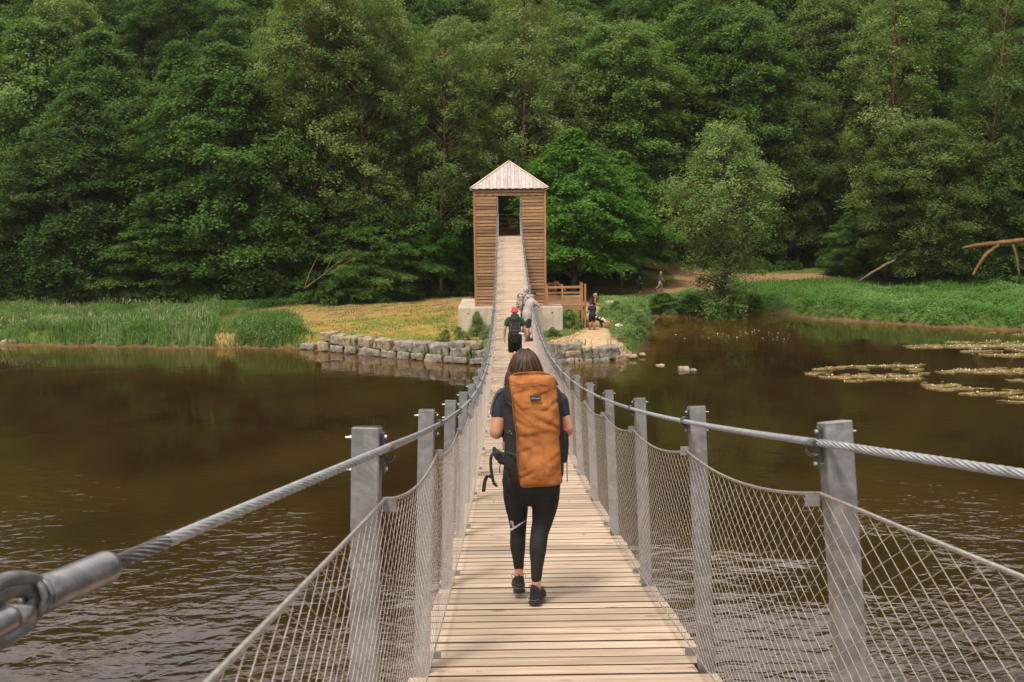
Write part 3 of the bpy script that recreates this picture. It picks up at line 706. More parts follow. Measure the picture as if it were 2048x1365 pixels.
# ================================================================== trees
def quads(Pc, Nn, size, asp, rn, fold=0):
    # rhombic leaves: centre, normal, length, aspect
    n = len(Pc); T = rn.normal(size=(n, 3)); T -= Nn*(T*Nn).sum(1)[:, None]; T /= np.linalg.norm(T, axis=1)[:, None]+1e-9
    B = np.cross(Nn, T); s = size[:, None]
    V = np.stack([Pc-T*s*.5, Pc+B*s*asp*.5, Pc+T*s*.5, Pc-B*s*asp*.5], 1).reshape(-1, 3)
    return V
def tree_protos(kind, seed, H, rad, base, nclump, per, leaf, flat, matname, profile, droop=.25, bark='bark', shell=.55):
    rn = np.random.RandomState(seed); rg = random.Random(seed)
    V = []; Rn = []
    mb = MB()
    lean = rn.normal(0, .02, 2)
    def trunkp(z): t = z/H; return np.array([lean[0]*z+.25*math.sin(t*4+seed)+.10*math.sin(t*13+seed*3), lean[1]*z+.2*math.cos(t*3+seed*2), z])
    zs = np.linspace(-.6, H*.93, 14); r0 = .012*H+.05 if kind not in ('slim',) else .17
    mb.tube([trunkp(z) for z in zs], [r0*(1.35 if z < 0 else 1)*(1-.85*max(z, 0)/H)+.015 for z in zs], 8)
    for k in range(nclump):
        t = base+(1-base)*(k+rn.uniform(0, 1))/nclump
        Rr_ = rad*profile(t)
        an = k*2.39996+rn.normal(0, .5); rr = Rr_*(shell+(1-shell)*math.sqrt(rn.uniform(0, 1)))*rn.uniform(.8, 1.12)*((1+(.55 if kind == 'river' else .38)*mnoise.noise(Vector((math.cos(an)*1.3, math.sin(an)*1.3, t*4.5+seed*9)))))
        c0 = trunkp(t*H); z = t*H
        cc = np.array([c0[0]+rr*math.cos(an), c0[1]+rr*math.sin(an), z])
        rc = (.65+.7*rn.uniform())*(.55+.6*profile(t))*rad*.2
        n = int(per*rc*rc*rn.uniform(.7, 1.3)); n = max(n, 12)
        u = rn.uniform(0, 1, n)**.55; a2 = rn.uniform(0, 2*math.pi, n)
        lobes = 1+.3*np.sin(3*a2+k)+.2*np.sin(5*a2+2*k)
        x = u*np.cos(a2)*rc*lobes; y = u*np.sin(a2)*rc*lobes
        zz = -droop*rc*u**2+rn.normal(0, flat*rc, n)
        # shear so that the spray tips down away from the trunk
        ca, sa = math.cos(an), math.sin(an); out = x*ca+y*sa; zz -= out*.18
        # only fill a fine twig pattern, leave gaps
        keep = np.array([mnoise.noise(Vector((float(p)*2.3, float(q)*2.3, k*1.7))) > (-.02 if kind == 'river' else -.2) for p, q in zip(x, y)])
        Pn = np.stack([cc[0]+x, cc[1]+y, cc[2]+zz], 1)[keep]; n = len(Pn)
        Nn = np.stack([rn.normal(ca*.35, .42, n), rn.normal(sa*.35, .42, n), np.full(n, 1.)], 1); Nn /= np.linalg.norm(Nn, axis=1)[:, None]
        V.append(quads(Pn, Nn, leaf*rn.uniform(.6, 1.25, n), .75, rn)); tint = rn.uniform(0, 1)
        Rn.append(np.clip(tint*.6+rn.uniform(0, .4, n), 0, 1))
        if k % 2 == 0 and rr > .3:
            zb = max(z-rr*rn.uniform(.35, .8), .3 if base < .1 else base*H*.6); p0 = trunkp(min(zb, H*.9))
            mid = (p0+cc)/2+np.array([0, 0, .12*rr])
            mb.tube(spline([p0, mid, cc-np.array([0, 0, .1])], 3), np.linspace(.03+.012*rr*(1-t*.5), .012, 7), 4)
    V = np.concatenate(V); Rn = np.concatenate(Rn)
    crown = mesh(kind+'_crown', V, np.arange(len(V)).reshape(-1, 4), M[matname], False, {'rnd': ('FACE', Rn)})
    return crown, mb.mesh(kind+'_trunk', M[bark], True), H
def pf_dome(t): return max(.12, math.sin(math.pi*min(1, (t*.80+.22)))**.7)
def pf_tall(t): return .6+.4*math.sin(math.pi*min(1, max(0, t*.8+.05))) if t < .88 else .3+.45*math.sqrt(max(0, (1-t)/.12))
PR0 = None
def pf_slim(t): return .7+.3*math.sin(math.pi*min(1, t))
def pf_river(t): return .34+.66*math.exp(-((t-.62)/.20)**2)+.12*math.exp(-((t-.28)/.1)**2) if t < .94 else .3
def pf_bush(t): return max(.15, math.cos(t*1.45))
PR = {}
PR['maple'] = [tree_protos('maple', s, 15, 5.2, .03, 400, 400, .185, .13, 'leaf_maple', pf_dome) for s in (1, 2)]
PR['dark'] = [tree_protos('dark', s, 15, 4.8, .03, 380, 380, .18, .15, 'leaf_dark', pf_dome) for s in (3,)]
PR['alder'] = [tree_protos('alder', s, 18, 4.4, .12, 420, 420, .16, .25, 'leaf_alder', pf_tall, .1) for s in (4, 5)]
PR['river'] = [tree_protos('river', 15, 13, 4.7, .03, 300, 330, .15, .2, 'leaf_pale', pf_river, .3, 'bark', .35)]
PR['slim'] = [tree_protos('slim', s, 22, 3.6, .26, 210, 300, .17, .25, 'leaf_alder', pf_slim, .1, 'bark_o', .3) for s in (16, 17)]
PR['beech'] = [tree_protos('beech', s, 13, 4.6, .20, 300, 400, .19, .10, 'leaf_bright', pf_dome, .35) for s in (6,)]
PR['high'] = [tree_protos('high', s, 22, 5.0, .38, 300, 300, .22, .18, 'leaf_maple', pf_tall, .15) for s in (7, 8)]
PR['highalder'] = [tree_protos('highalder', s, 22, 4.6, .40, 300, 300, .21, .22, 'leaf_alder', pf_tall, .1, 'bark_o') for s in (9,)]
PR['bush'] = [tree_protos('bush', s, 2.2, 1.9, .02, 90, 1500, .11, .18, 'leaf_maple', pf_bush, .1) for s in (10, 11)]
PR['darkbush'] = [tree_protos('darkbush', s, 3.2, 2.4, .02, 100, 900, .14, .18, 'leaf_dark', pf_bush, .1) for s in (12,)]
PR['shrub'] = [tree_protos('shrub', s, 1.6, 1.0, .02, 90, 4200, .065, .4, 'shrubleaf', pf_bush, .05, 'deadwood') for s in (13, 14)]
trg = random.Random(77)
def plant(kind, x, y, h, w=1.0, label='', cat='tree', group=None, name=None, v=None, sink=.15):
    pr_ = PR[kind]; crown, trunk, H = pr_[v if v is not None else trg.randrange(len(pr_))]
    z = float(ground(x, y)); r = add(name or 'broadleaf_tree', None, None, (x, y, z-sink), (0, 0, trg.uniform(0, 6.28)))
    s = h/H; r.scale = (s*w, s*w, s); r.empty_display_size = .3
    add('crown', crown, r); add('trunk', trunk, r); tag(r, label, cat, group); return r
def at(px_, Y): return float(A(px_, 500, Y)[0])
FT = [  # kind, photo column, distance, top row, width factor, label
 ('dark', 30, 86, 300, 1.15, 'dark leafy tree at the far left edge of the forest, crown down to the grass'),
 ('dark', 165, 83.5, 175, 1.2, 'dark bluish green tree near the left edge, behind the tall grass'),
 ('maple', 330, 82.5, 395, 1.35, 'low spreading maple with layered sprays at the forest foot, left part of the picture'),
 ('maple', 450, 86, 85, 1.25, 'big rounded maple towering over the low spreading maple on the left'),
 ('maple', 570, 86, 330, 1.1, 'mid green maple left of the bare leaning branches'),
 ('alder', 640, 90, -30, 1.0, 'tall slim alder with dark trunk showing, left of centre'),
 ('alder', 745, 90, -20, 1.0, 'tall alder with straight trunk and pale feathery top, midway between tower and left maple'),
 ('maple', 740, 83.5, 400, 1.0, 'layered green maple overhanging the yellow lawn'),
 ('beech', 845, 86, 380, .9, 'bright green young tree just left of the slatted tower'),
 ('dark', 905, 92, 150, .95, 'dark gloomy tree behind and left of the tower roof'),
 ('highalder', 905, 89, 95, .8, 'pale green alder with orange forked trunk, left above the tower roof'),
 ('alder', 985, 96, 90, 1.0, 'pale alder rising directly behind the tower roof'),
 ('beech', 1150, 83, 255, 1.15, 'vivid green beech with drooping layers right of the tower'),
 ('beech', 1238, 90, 300, 1.0, 'second vivid green beech, right of and behind the first'),
 ('beech', 1090, 90, 395, .9, 'bright beech half hidden behind the right wall of the tower'),
 ('high', 1225, 98, 45, 1.1, 'tall light green maple above the vivid beech, right of the tower'),
 ('river', 1445, 74.5, 240, 1.0, 'pale grey green alder standing alone on the river bank beside the path'),
 ('high', 1450, 103, 10, 1.0, 'tall alder rising behind the lone riverside alder'),
 ('alder', 1600, 103, 165, 1.0, 'leaning pale alder with a bare dead branch, over the dark hollow'),
 ('dark', 1650, 107, 300, 1.3, 'nearly black tree at the back of the dark hollow right of the path'),
 ('alder', 1845, 88, 240, 1.25, 'broad green tree overhanging the fork of the path on the right'),
 ('maple', 1730, 95, 400, .9, 'low scrubby tree with tangled stems behind the right nettles'),
 ('high', 1750, 103, 10, 1.2, 'large maple filling the upper right behind the broad tree'),
 ('maple', 1990, 90, 230, 1.2, 'dense tree at the right edge above the fallen log'),
 ('dark', 2060, 94, 60, 1.2, 'dark tree at the upper right corner edge'),
 ('maple', 230, 94, 60, 1.1, 'leafy tree behind the dark bluish one, upper left'),
 ('maple', 90, 96, 40, 1.1, 'bright topped tree in the upper left corner'),
 *[('slim', p_, y_, t_, 1.0, l_) for p_, y_, t_, l_ in [(628, 84.5, -90, 'slim straight tree with long bare trunk left of the pale feathery alder'), (742, 84.5, -60, 'slim tree with bare trunk above the yellow lawn'), (880, 85, 60, 'slim crooked tree with reddish trunk left of the tower'), (1040, 92, -40, 'slim tree rising over the right half of the tower roof'), (1780, 92, -60, 'slim tree in front of the far right maple'), (1965, 88, -30, 'slim tree beside the fallen log at the right')]],
 ('high', 1335, 103, 130, 1.0, 'green tree between the vivid beech and the riverside alder, behind the path bend'),
]
for kind, px_, Yd, top, wf, lab in FT:
    x = at(px_, Yd); z = float(ground(x, Yd)); zt = A(px_, top, Yd)[2]
    h = zt-z; hn = {'maple': 15, 'dark': 15, 'alder': 18, 'beech': 13, 'highalder': 22, 'high': 22, 'river': 13, 'slim': 22}[kind]
    plant(kind, x, Yd, h, min(1.5, max(.55, wf*math.sqrt(hn/h))) if h > hn else wf*min(1.7, (hn/h)**.6), lab)
# rows on the hillside: trees nobody can tell apart
k = 0; rc_ = {}
ordn += 'twelfth thirteenth fourteenth fifteenth sixteenth seventeenth eighteenth nineteenth twentieth'.split()+['twenty-'+o_ for o_ in 'first second third fourth fifth sixth seventh eighth ninth'.split()]
for Yr, sp in ((99, 6.5), (108, 6.5), (118, 7), (129, 7.5), (141, 8), (154, 8.5)):
    hwid = .56*Yr+4; x = -hwid+trg.uniform(0, sp)
    while x < hwid:
        y = Yr+trg.uniform(-3, 3); pxx, _ = proj((x, y, 8))
        gap = 1250 < pxx < 1900 and Yr < 105
        path_gap = False
        if not gap and not path_gap:
            kind = trg.choices(['high', 'highalder', 'maple', 'dark'], [4, 2, 3, 2])[0]
            h = trg.uniform(18, 25) if Yr < 140 else trg.uniform(17, 21)
            w_ = {'high': 1.0, 'highalder': 1.0, 'maple': .85, 'dark': .85}[kind]
            adj = {'high': 'tall green', 'highalder': 'tall pale', 'maple': 'rounded green', 'dark': 'dark bushy'}[kind]
            if Yr in (99, 108):
                rc_[Yr] = rc_.get(Yr, 0)+1; lab = f"{adj} tree, {ordn[rc_[Yr]-1]} from left in the {'first' if Yr == 99 else 'second'} row up the wooded slope"
            else: lab = 'leafy tree higher up the wooded slope, above the front two rows'
            plant(kind, x, y, h, w_, lab, 'tree', 'forest trees on the slope behind'); k += 1
        x += sp*trg.uniform(.8, 1.25)
# low bushes along the foot of the forest
BU = []; bc = {}
for px_ in range(-60, 950, 62):
    Yb = np.interp(px_, [-60, 420, 640, 950], [81, 80.5, 82, 87])+trg.uniform(-.8, .8); BU.append((px_, Yb, trg.choice(['bush', 'darkbush']), trg.uniform(1.6, 3.0)))
for px_ in (1105, 1150, 1205, 1255): BU.append((px_, 96+trg.uniform(-1, 1), 'darkbush', trg.uniform(2, 3.5)))
for px_ in range(1520, 2120, 75): BU.append((px_, 103+trg.uniform(-2, 2), 'darkbush', trg.uniform(2.5, 4.5)))
for px_, Yb, kd, h in BU:
    side_ = 'left of' if px_ < 1000 else ('just right of' if px_ < 1400 else 'far right of'); bc[side_] = bc.get(side_, 0)+1; plant(kd, at(px_, Yb), Yb, h, 1.1, f'{ordn[bc[side_]-1]} low bush from left along the forest foot {side_} the tower', 'bush', 'bushes along the forest edge', 'forest_bush', sink=.1)
for (px_, Yb, h, wf, kd, lab) in [
    (920, 54.6, 1.0, .9, 'shrub', 'small green shrub on the wall top left of the concrete block'), (884, 55.4, .8, .9, 'shrub', 'low weedy shrub left of the block shrub'), (951, 57.5, 1.5, .7, 'shrub', 'thin upright weed shrub in front of the left part of the concrete block'),
    (975, 56.6, .8, .9, 'shrub', 'low shrub squeezed between concrete block and bridge'),
    (1106, 57.3, .6, 1.4, 'shrub', 'low brownish shrub in front of the right part of the concrete block'), (1133, 60.3, 1.3, .9, 'shrub', 'dark leafy shrub growing under the timber landing'), (1157, 59.8, .7, .8, 'shrub', 'small shrub between landing post and standing hiker'),
    (1215, 63.5, 1.1, 1.1, 'shrub', 'rounded shrub right of the dog'), (1240, 66, 1.3, 1.1, 'shrub', 'leafy shrub behind the rounded one, beside the far stump'), (1262, 63, 1.4, 1.0, 'shrub', 'tall pale shrub leaning over the river on the spit'),
    (1270, 58.5, 1.35, .95, 'shrub', 'bushy shrub at the waterline right of the near stump'), (1247, 58.8, 1.0, .9, 'shrub', 'small shrub tucked against the near stump'), (1283, 67.5, 1.1, 1.1, 'shrub', 'shrub at the back corner of the spit'),
    (1282, 61, 1.3, 1.0, 'shrub', 'shrub on the water edge midway along the spit'),
    (1330, 76.8, 1.1, 1.6, 'bush', 'low bush where the spit meets the far bank'), (1385, 77.2, 1.1, 1.5, 'bush', 'low bush left of the riverside alder foot'), (1440, 76.2, .9, 1.3, 'bush', 'bush at the foot of the riverside alder'), (1500, 76.9, 1.1, 1.5, 'bush', 'bush right of the riverside alder foot'),
    (720, 90, 1.6, 1.4, 'bush', 'bush behind the yellow lawn below the trunk')]:
    plant(kd, at(px_, Yb), Yb, h, wf, lab, 'shrub', None, 'shrub', sink=.08)

# ================================================================== ground vegetation (stuff)
def scatter(poly, dens, rn, xr, yr):
    n = int((xr[1]-xr[0])*(yr[1]-yr[0])*dens); x = rn.uniform(*xr, n); y = rn.uniform(*yr, n); z = ground(x, y)
    P = np.stack([x, y, z], 1); a, b = proj(P); nj = np.array([mnoise.noise(Vector((float(u)*.55, float(w_)*.4, 5.))) for u, w_ in zip(x, y)]) if n < 400000 else 0
    a = a+34*nj; b = b+5*nj; k = inpoly(a, b, poly) & (z > .03) & (y > Ys(x)+.02); return P[k]
def blades(P, h, wd, rn, bend=.35, per=1):
    n = len(P); an = rn.uniform(0, 6.28, n); d = np.stack([np.cos(an), np.sin(an), an*0], 1); s = np.stack([-np.sin(an), np.cos(an), an*0], 1)
    # width turned at random
    a2 = rn.uniform(0, 3.14, n); s = np.stack([np.cos(a2), np.sin(a2)*.6, an*0], 1)
    b = rn.uniform(.05, bend, n)[:, None]; h = h[:, None]; wd = (wd*rn.uniform(.6, 1.3, n))[:, None]; Z = np.array([0, 0, 1.])
    m1 = P+Z*h*.55+d*h*b*.35; tp = P+Z*h*(1-b*.4)+d*h*b
    V = np.stack([P-s*wd*.5, P+s*wd*.5, m1+s*wd*.45, m1-s*wd*.45, m1-s*wd*.45, m1+s*wd*.45, tp+s*wd*.08, tp-s*wd*.08], 1).reshape(-1, 3)
    return V
def patch(rn, P, s=3.):
    return np.array([mnoise.noise(Vector((float(a)/s, float(b)/s, 3.3))) for a, b in P[:, :2]])
rn = np.random.RandomState(21)
LG = [(-500, 590), (-200, 584), (0, 578), (200, 590), (330, 600), (420, 603), (440, 620), (425, 655), (440, 699), (-500, 700)]
P = scatter(LG, 62, rn, (-46, -14), (58, 84)); pn = patch(rn, P); pn2 = patch(rn, P, 1.1)
h = np.clip(.45+.7*pn+.7*pn2+rn.uniform(-.2, .3, len(P)), .15, 1.4); edge_ = P[:, 1]-Ys(P[:, 0]); h *= .75+.35*np.exp(-((edge_-3)/3)**2)
V = blades(P, h, .05, rn); rv = np.repeat(np.clip(.45+pn*.9+rn.uniform(-.3, .3, len(P)), 0, 1), 2)
tag(add('tall_bank_grass', mesh('tall_bank_grass', V, np.arange(len(V)).reshape(-1, 4), M['grassblade'], False, {'rnd': ('FACE', rv)})), 'tall green grass and reeds covering the left river bank', 'grass', kind='stuff')
def leafy(P, h, per, size, rn, spread=.22):
    n = len(P); t = rn.uniform(.25, 1, (n, per)); an = rn.uniform(0, 6.28, (n, per)); r = spread*rn.uniform(.2, 1, (n, per))
    Q = np.stack([P[:, None, 0]+r*np.cos(an), P[:, None, 1]+r*np.sin(an), P[:, None, 2]+t*h[:, None]], -1).reshape(-1, 3)
    N = np.stack([np.cos(an)*.5, np.sin(an)*.5-.25, np.full_like(an, 1.)], -1).reshape(-1, 3)+rn.normal(0, .3, (n*per, 3)); N /= np.linalg.norm(N, axis=1)[:, None]
    return quads(Q, N, size*rn.uniform(.6, 1.3, n*per), .55, rn)
def stuff_leaf(name, label, cat, P, h, per, size, mt, rn, spread=.22, var=.4):
    V = leafy(P, h, per, size, rn, spread); pn = patch(rn, P, 1.6)
    rv = np.repeat(np.clip(.4+pn*.8, 0, 1), per)+rn.uniform(-var/2, var/2, len(P)*per)
    return tag(add(name, mesh(name, V, np.arange(len(V)).reshape(-1, 4), M[mt], False, {'rnd': ('FACE', rv.clip(0, 1))})), label, cat, kind='stuff')
RE = [(290, 650), (430, 640), (446, 700), (120, 696), (100, 668), (200, 662)]
P = scatter(RE, 60, rn, (-32, -14), (58, 72)); pn = patch(rn, P, 1.5); P = P[pn > -.1]; V = blades(P, np.clip(.7+.8*patch(rn, P, .9)+rn.uniform(-.2, .2, len(P)), .2, 1.2), .05, rn, .5)
tag(add('bright_reeds', mesh('bright_reeds', V, np.arange(len(V)).reshape(-1, 4), M['nettle'], False, {'rnd': ('FACE', np.repeat(rn.uniform(.45, 1., len(P)), 2))})), 'bright green reeds in the front of the left bank grass', 'reeds', kind='stuff')
P = scatter(LG, 7, rn, (-46, -14), (58, 84)); pn = patch(rn, P, 4.); P = P[pn > -.05]; P[:, 2] += rn.uniform(.45, .85, len(P)); V = blades(P, rn.uniform(.15, .3, len(P)), .04, rn, .4)
tag(add('seed_heads', mesh('seed_heads', V, np.arange(len(V)).reshape(-1, 4), M['seed'], False, {'rnd': ('FACE', np.repeat(rn.uniform(0, 1, len(V)//8), 2))})), 'pale seed heads above the left bank grass', 'grass', kind='stuff')
P = scatter(LG, 30, rn, (-46, -14), (58, 84)); pn = patch(rn, P, 2.2); P = P[pn > -.12]
stuff_leaf('bank_weeds', 'leafy weeds mixed into the tall grass on the left bank', 'weeds', P, np.clip(.7+.6*patch(rn, P, 1.4), .3, 1.3), 7, .10, 'shrubleaf', rn)
TG = [(468, 700), (475, 665), (500, 645), (560, 640), (600, 655), (625, 690), (600, 702)]
P = scatter(TG, 150, rn, (-19, -10), (58, 68)); cxy = P[:, :2].mean(0); dd = np.hypot((P[:, 0]-cxy[0])/3.6, (P[:, 1]-cxy[1])/5.2); V = blades(P, rn.uniform(.5, 1.35, len(P))*np.clip(1.15-dd**2*.75, .2, 1), .045, rn, .5)
tag(add('grass_tussock', mesh('grass_tussock', V, np.arange(len(V)).reshape(-1, 4), M['grassblade'], False, {'rnd': ('FACE', np.repeat(rn.uniform(.1, .8, len(P)), 2))})), 'bushy tussock of long grass at the left end of the stone wall', 'grass', kind='stuff')
P = scatter(TG, 40, rn, (-19, -10), (58, 68)); stuff_leaf('tussock_weeds', 'leafy weeds inside the grass tussock by the wall end', 'weeds', P, np.full(len(P), .9), 7, .11, 'shrubleaf', rn)
SB = [(418, 640), (492, 640), (492, 702), (418, 702)]
P = scatter(SB, 46, rn, (-20, -10), (58, 72)); V = blades(P, rn.uniform(.1, .5, len(P)), .045, rn, .5)
tag(add('gap_weeds', mesh('gap_weeds', V, np.arange(len(V)).reshape(-1, 4), M['grassblade'], False, {'rnd': ('FACE', np.repeat(rn.uniform(.2, .9, len(P)), 2))})), 'sparse weeds on the bare sandy gap in the left bank', 'weeds', kind='stuff')
P = scatter([(1088, 700), (1092, 668), (1150, 652), (1175, 660), (1160, 690), (1120, 705)], 40, rn, (1, 6), (53, 62)); V = blades(P, rn.uniform(.04, .15, len(P)), .04, rn, .8)
tag(add('spit_grass', mesh('spit_grass', V, np.arange(len(V)).reshape(-1, 4), M['dryblade'], False, {'rnd': ('FACE', np.repeat(rn.uniform(0, 1, len(P)), 2))})), 'thin yellow grass on the sand in front of the concrete block', 'grass', kind='stuff')
# nettles on the right bank
NB = [(1568, 612), (1600, 602), (1680, 590), (1740, 586), (1850, 576), (2048, 560), (2500, 548), (2600, 700), (1900, 672), (1640, 648), (1570, 618)]
P = scatter(NB, 26, rn, (20, 56), (60, 97)); pn = patch(rn, P, 2.5); h = np.clip(.7+.6*pn+rn.uniform(-.1, .2, len(P)), .3, 1.3)
stuff_leaf('nettle_bank', 'dense bank of green nettles along the right shore', 'nettles', P, h, 10, .15, 'nettle', rn)
P2 = P[(rn.uniform(size=len(P)) < .12) & (pn > .1)]
V = blades(P2, np.full(len(P2), 1.3)*rn.uniform(.7, 1.1, len(P2)), .04, rn, .15)
tag(add('nettle_stems', mesh('nettle_stems', V, np.arange(len(V)).reshape(-1, 4), M['grassblade'], False, {'rnd': ('FACE', np.full(len(V)//4, .8))})), 'pale upright flower stems poking out of the nettle bank', 'nettles', kind='stuff')
RB = [(1290, 640), (1300, 606), (1345, 592), (1400, 588), (1500, 592), (1560, 604), (1575, 632), (1500, 640)]
P = scatter(RB, 34, rn, (8, 24), (70, 90)); stuff_leaf('bank_herbs', 'green herbs below the riverside alder', 'herbs', P, np.full(len(P), .55), 8, .13, 'nettle', rn)
wx_ = rn.uniform(-12.2, 6.4, 900); wx_ = wx_[np.array([mnoise.noise(Vector((float(x_)*1.3, 7., 1.))) for x_ in wx_]) > .0]; wx_ = wx_[(wx_ < -1.2) | (wx_ > 2.)]
P = np.stack([wx_, Ys(wx_)+rn.uniform(.25, 1.2, len(wx_)), np.zeros(len(wx_))], 1); P[:, 2] = np.where(rn.uniform(size=len(wx_)) < .3, rn.uniform(.3, .7, len(wx_)), ground(P[:, 0], P[:, 1])); P[:, 1] = np.where(P[:, 2] < .75, Ys(P[:, 0])+.12, P[:, 1])
V = blades(P, rn.uniform(.15, .5, len(P)), .05, rn, .9); tag(add('wall_weeds', mesh('wall_weeds', V, np.arange(len(V)).reshape(-1, 4), M['shrubleaf'], False, {'rnd': ('FACE', np.repeat(rn.uniform(0, 1, len(P)), 2))})), 'weeds sprouting from the joints and top of the stone wall', 'weeds', kind='stuff')
SP = [(1195, 655), (1195, 615), (1225, 600), (1290, 602), (1300, 640), (1300, 715), (1262, 712), (1240, 690), (1215, 655)]
P = scatter(SP, 45, rn, (4, 13), (53, 78)); stuff_leaf('spit_weeds', 'mixed weeds between the shrubs on the spit', 'weeds', P, np.full(len(P), .8), 9, .10, 'shrubleaf', rn)
FE = [(400, 600), (560, 570), (640, 580), (800, 572), (945, 566), (945, 590), (760, 598), (640, 608), (520, 622), (440, 640)]
P = scatter(FE, 22, rn, (-26, 0), (68, 100)); stuff_leaf('forest_edge_herbs', 'dark green herbs in the shade behind the yellow lawn', 'herbs', P, np.full(len(P), .6), 9, .14, 'leaf_maple', rn)
RS = [(1470, 562), (1700, 553), (1760, 556), (1660, 575), (1580, 600), (1560, 604), (1500, 592), (1430, 585)]
P = scatter(RS, 45, rn, (12, 38), (76, 100)); V = blades(P, rn.uniform(.08, .3, len(P)), .05, rn, .6)
tag(add('path_side_grass', mesh('path_side_grass', V, np.arange(len(V)).reshape(-1, 4), M['nettle'], False, {'rnd': ('FACE', np.repeat(rn.uniform(.1, .7, len(P)), 2))})), 'short green grass between path and nettle bank', 'grass', kind='stuff')
P = scatter(LAWN, 30, rn, (-20, -.5), (53, 86)); pn = patch(rn, P, 2.); P = P[pn > -.1]; V = blades(P, rn.uniform(.03, .09, len(P)), .045, rn, .8)
tag(add('lawn_tufts', mesh('lawn_tufts', V, np.arange(len(V)).reshape(-1, 4), M['dryblade'], False, {'rnd': ('FACE', np.repeat(rn.uniform(0, 1, len(P)), 2))})), 'short dry yellow grass tufts on the lawn behind the wall', 'grass', kind='stuff')
P = scatter(LAWN, 16, rn, (-20, -.5), (53, 86)); pn = patch(rn, P, 1.7); P = P[pn > .12]; V = blades(P, rn.uniform(.04, .13, len(P)), .05, rn, .6)
tag(add('lawn_weeds', mesh('lawn_weeds', V, np.arange(len(V)).reshape(-1, 4), M['grassblade'], False, {'rnd': ('FACE', np.repeat(rn.uniform(0, 1, len(P)), 2))})), 'green weeds dotted over the yellow lawn', 'weeds', kind='stuff')
# flowering water weed
WP = [[(1620, 745), (1660, 734), (1740, 732), (1850, 728), (1868, 745), (1845, 760), (1700, 764), (1650, 758)], [(1880, 742), (1960, 737), (2060, 742), (2300, 748), (2300, 775), (2060, 765), (1960, 752)],
      [(1845, 770), (1875, 760), (1945, 772), (2000, 777), (2060, 782), (2300, 780), (2300, 812), (2060, 808), (1990, 790), (1930, 792), (1880, 782)], [(1800, 694), (1880, 687), (2000, 682), (2300, 680), (2300, 704), (1960, 699), (1860, 698)],
      [(1900, 708), (1960, 703), (2060, 706), (2300, 708), (2300, 720), (2000, 716)], [(1970, 667), (2060, 665), (2300, 664), (2300, 672), (2040, 672)], [(1970, 803), (2060, 800), (2300, 802), (2300, 812), (2060, 807)]]
SPARSE = [[(1440, 664), (1540, 660), (1600, 672), (1590, 684), (1500, 682), (1440, 674)], [(1350, 668), (1440, 660), (1460, 676), (1370, 682)]]
fl, stv = [], []
for ps, df, ds in [(p_, 15, 52) for p_ in WP]+[(p_, 2.5, 0) for p_ in SPARSE]:
    a = np.array(ps); g0 = G(min(a[:, 0]), max(a[:, 1]), 0); g1 = G(max(a[:, 0]), min(a[:, 1]), 0); g2 = G(max(a[:, 0]), max(a[:, 1]), 0)
    xr = (min(g0[0], g1[0])-1, max(g1[0], g2[0])+1); yr = (g0[1]-1, g1[1]+1); area = (xr[1]-xr[0])*(yr[1]-yr[0])
    for dens, lst in ((df, fl), (ds, stv)):
        n = int(area*dens); q = np.stack([rn.uniform(*xr, n), rn.uniform(*yr, n), np.zeros(n)], 1); u, v2 = proj(q)
        u = u+34*np.array([mnoise.noise(Vector((float(x)*.5, float(y)*.9, 4.))) for x, y in q[:, :2]]); v2 = v2+7*np.array([mnoise.noise(Vector((float(x)*.6, float(y)*.5, 8.))) for x, y in q[:, :2]])
        k = inpoly(u, v2, ps); q = q[k]
        nz = np.array([1.5*mnoise.noise(Vector((float(x)*.20, float(y)*1.5, 9.))) for x, y in q[:, :2]]); nz2 = np.array([mnoise.noise(Vector((float(x)*1.6, float(y)*2.6, 2.))) for x, y in q[:, :2]]); q = q[(nz+.8*nz2) > (.02 if lst is stv else .06)]
        lst.append(q)
fl = np.concatenate(fl); stv = np.concatenate(stv)
n = len(stv); an = rn.normal(.0, .5, n); L_ = rn.uniform(.12, .5, n); d = np.stack([np.cos(an), np.sin(an), an*0], 1); s_ = np.stack([-np.sin(an), np.cos(an), an*0], 1)
stv[:, 2] = .012+rn.uniform(0, .02, n)
V = np.stack([stv-d*L_[:, None]/2-s_*.010, stv+d*L_[:, None]/2-s_*.006, stv+d*L_[:, None]/2+s_*.010+[0, 0, .03], stv-d*L_[:, None]/2+s_*.012+[0, 0, .02]], 1).reshape(-1, 3)
M['weed'] = simple('water_weed', (.27, .185, .055), (.08, .065, .018), 1.8, .7); M['petal'] = simple('white_petals', (.80, .76, .70), (.65, .62, .55), 5, .6, bump=0)
wo_ = tag(add('water_crowfoot', mesh('water_crowfoot', V, np.arange(len(V)).reshape(-1, 4), M['weed'])), 'floating mats of yellowish river weed with white flowers on the right', 'water plants', kind='stuff')
n = len(fl); fl[:, 2] = rn.uniform(.03, .09, n); Nn = rn.normal(0, .4, (n, 3)); Nn[:, 2] += 1; Nn[:, 1] -= .5; Nn /= np.linalg.norm(Nn, axis=1)[:, None]
V = quads(fl, Nn, rn.uniform(.03, .075, n), .9, rn); tag(add('flowers', mesh('flowers', V, np.arange(len(V)).reshape(-1, 4), M['petal']), wo_), None)
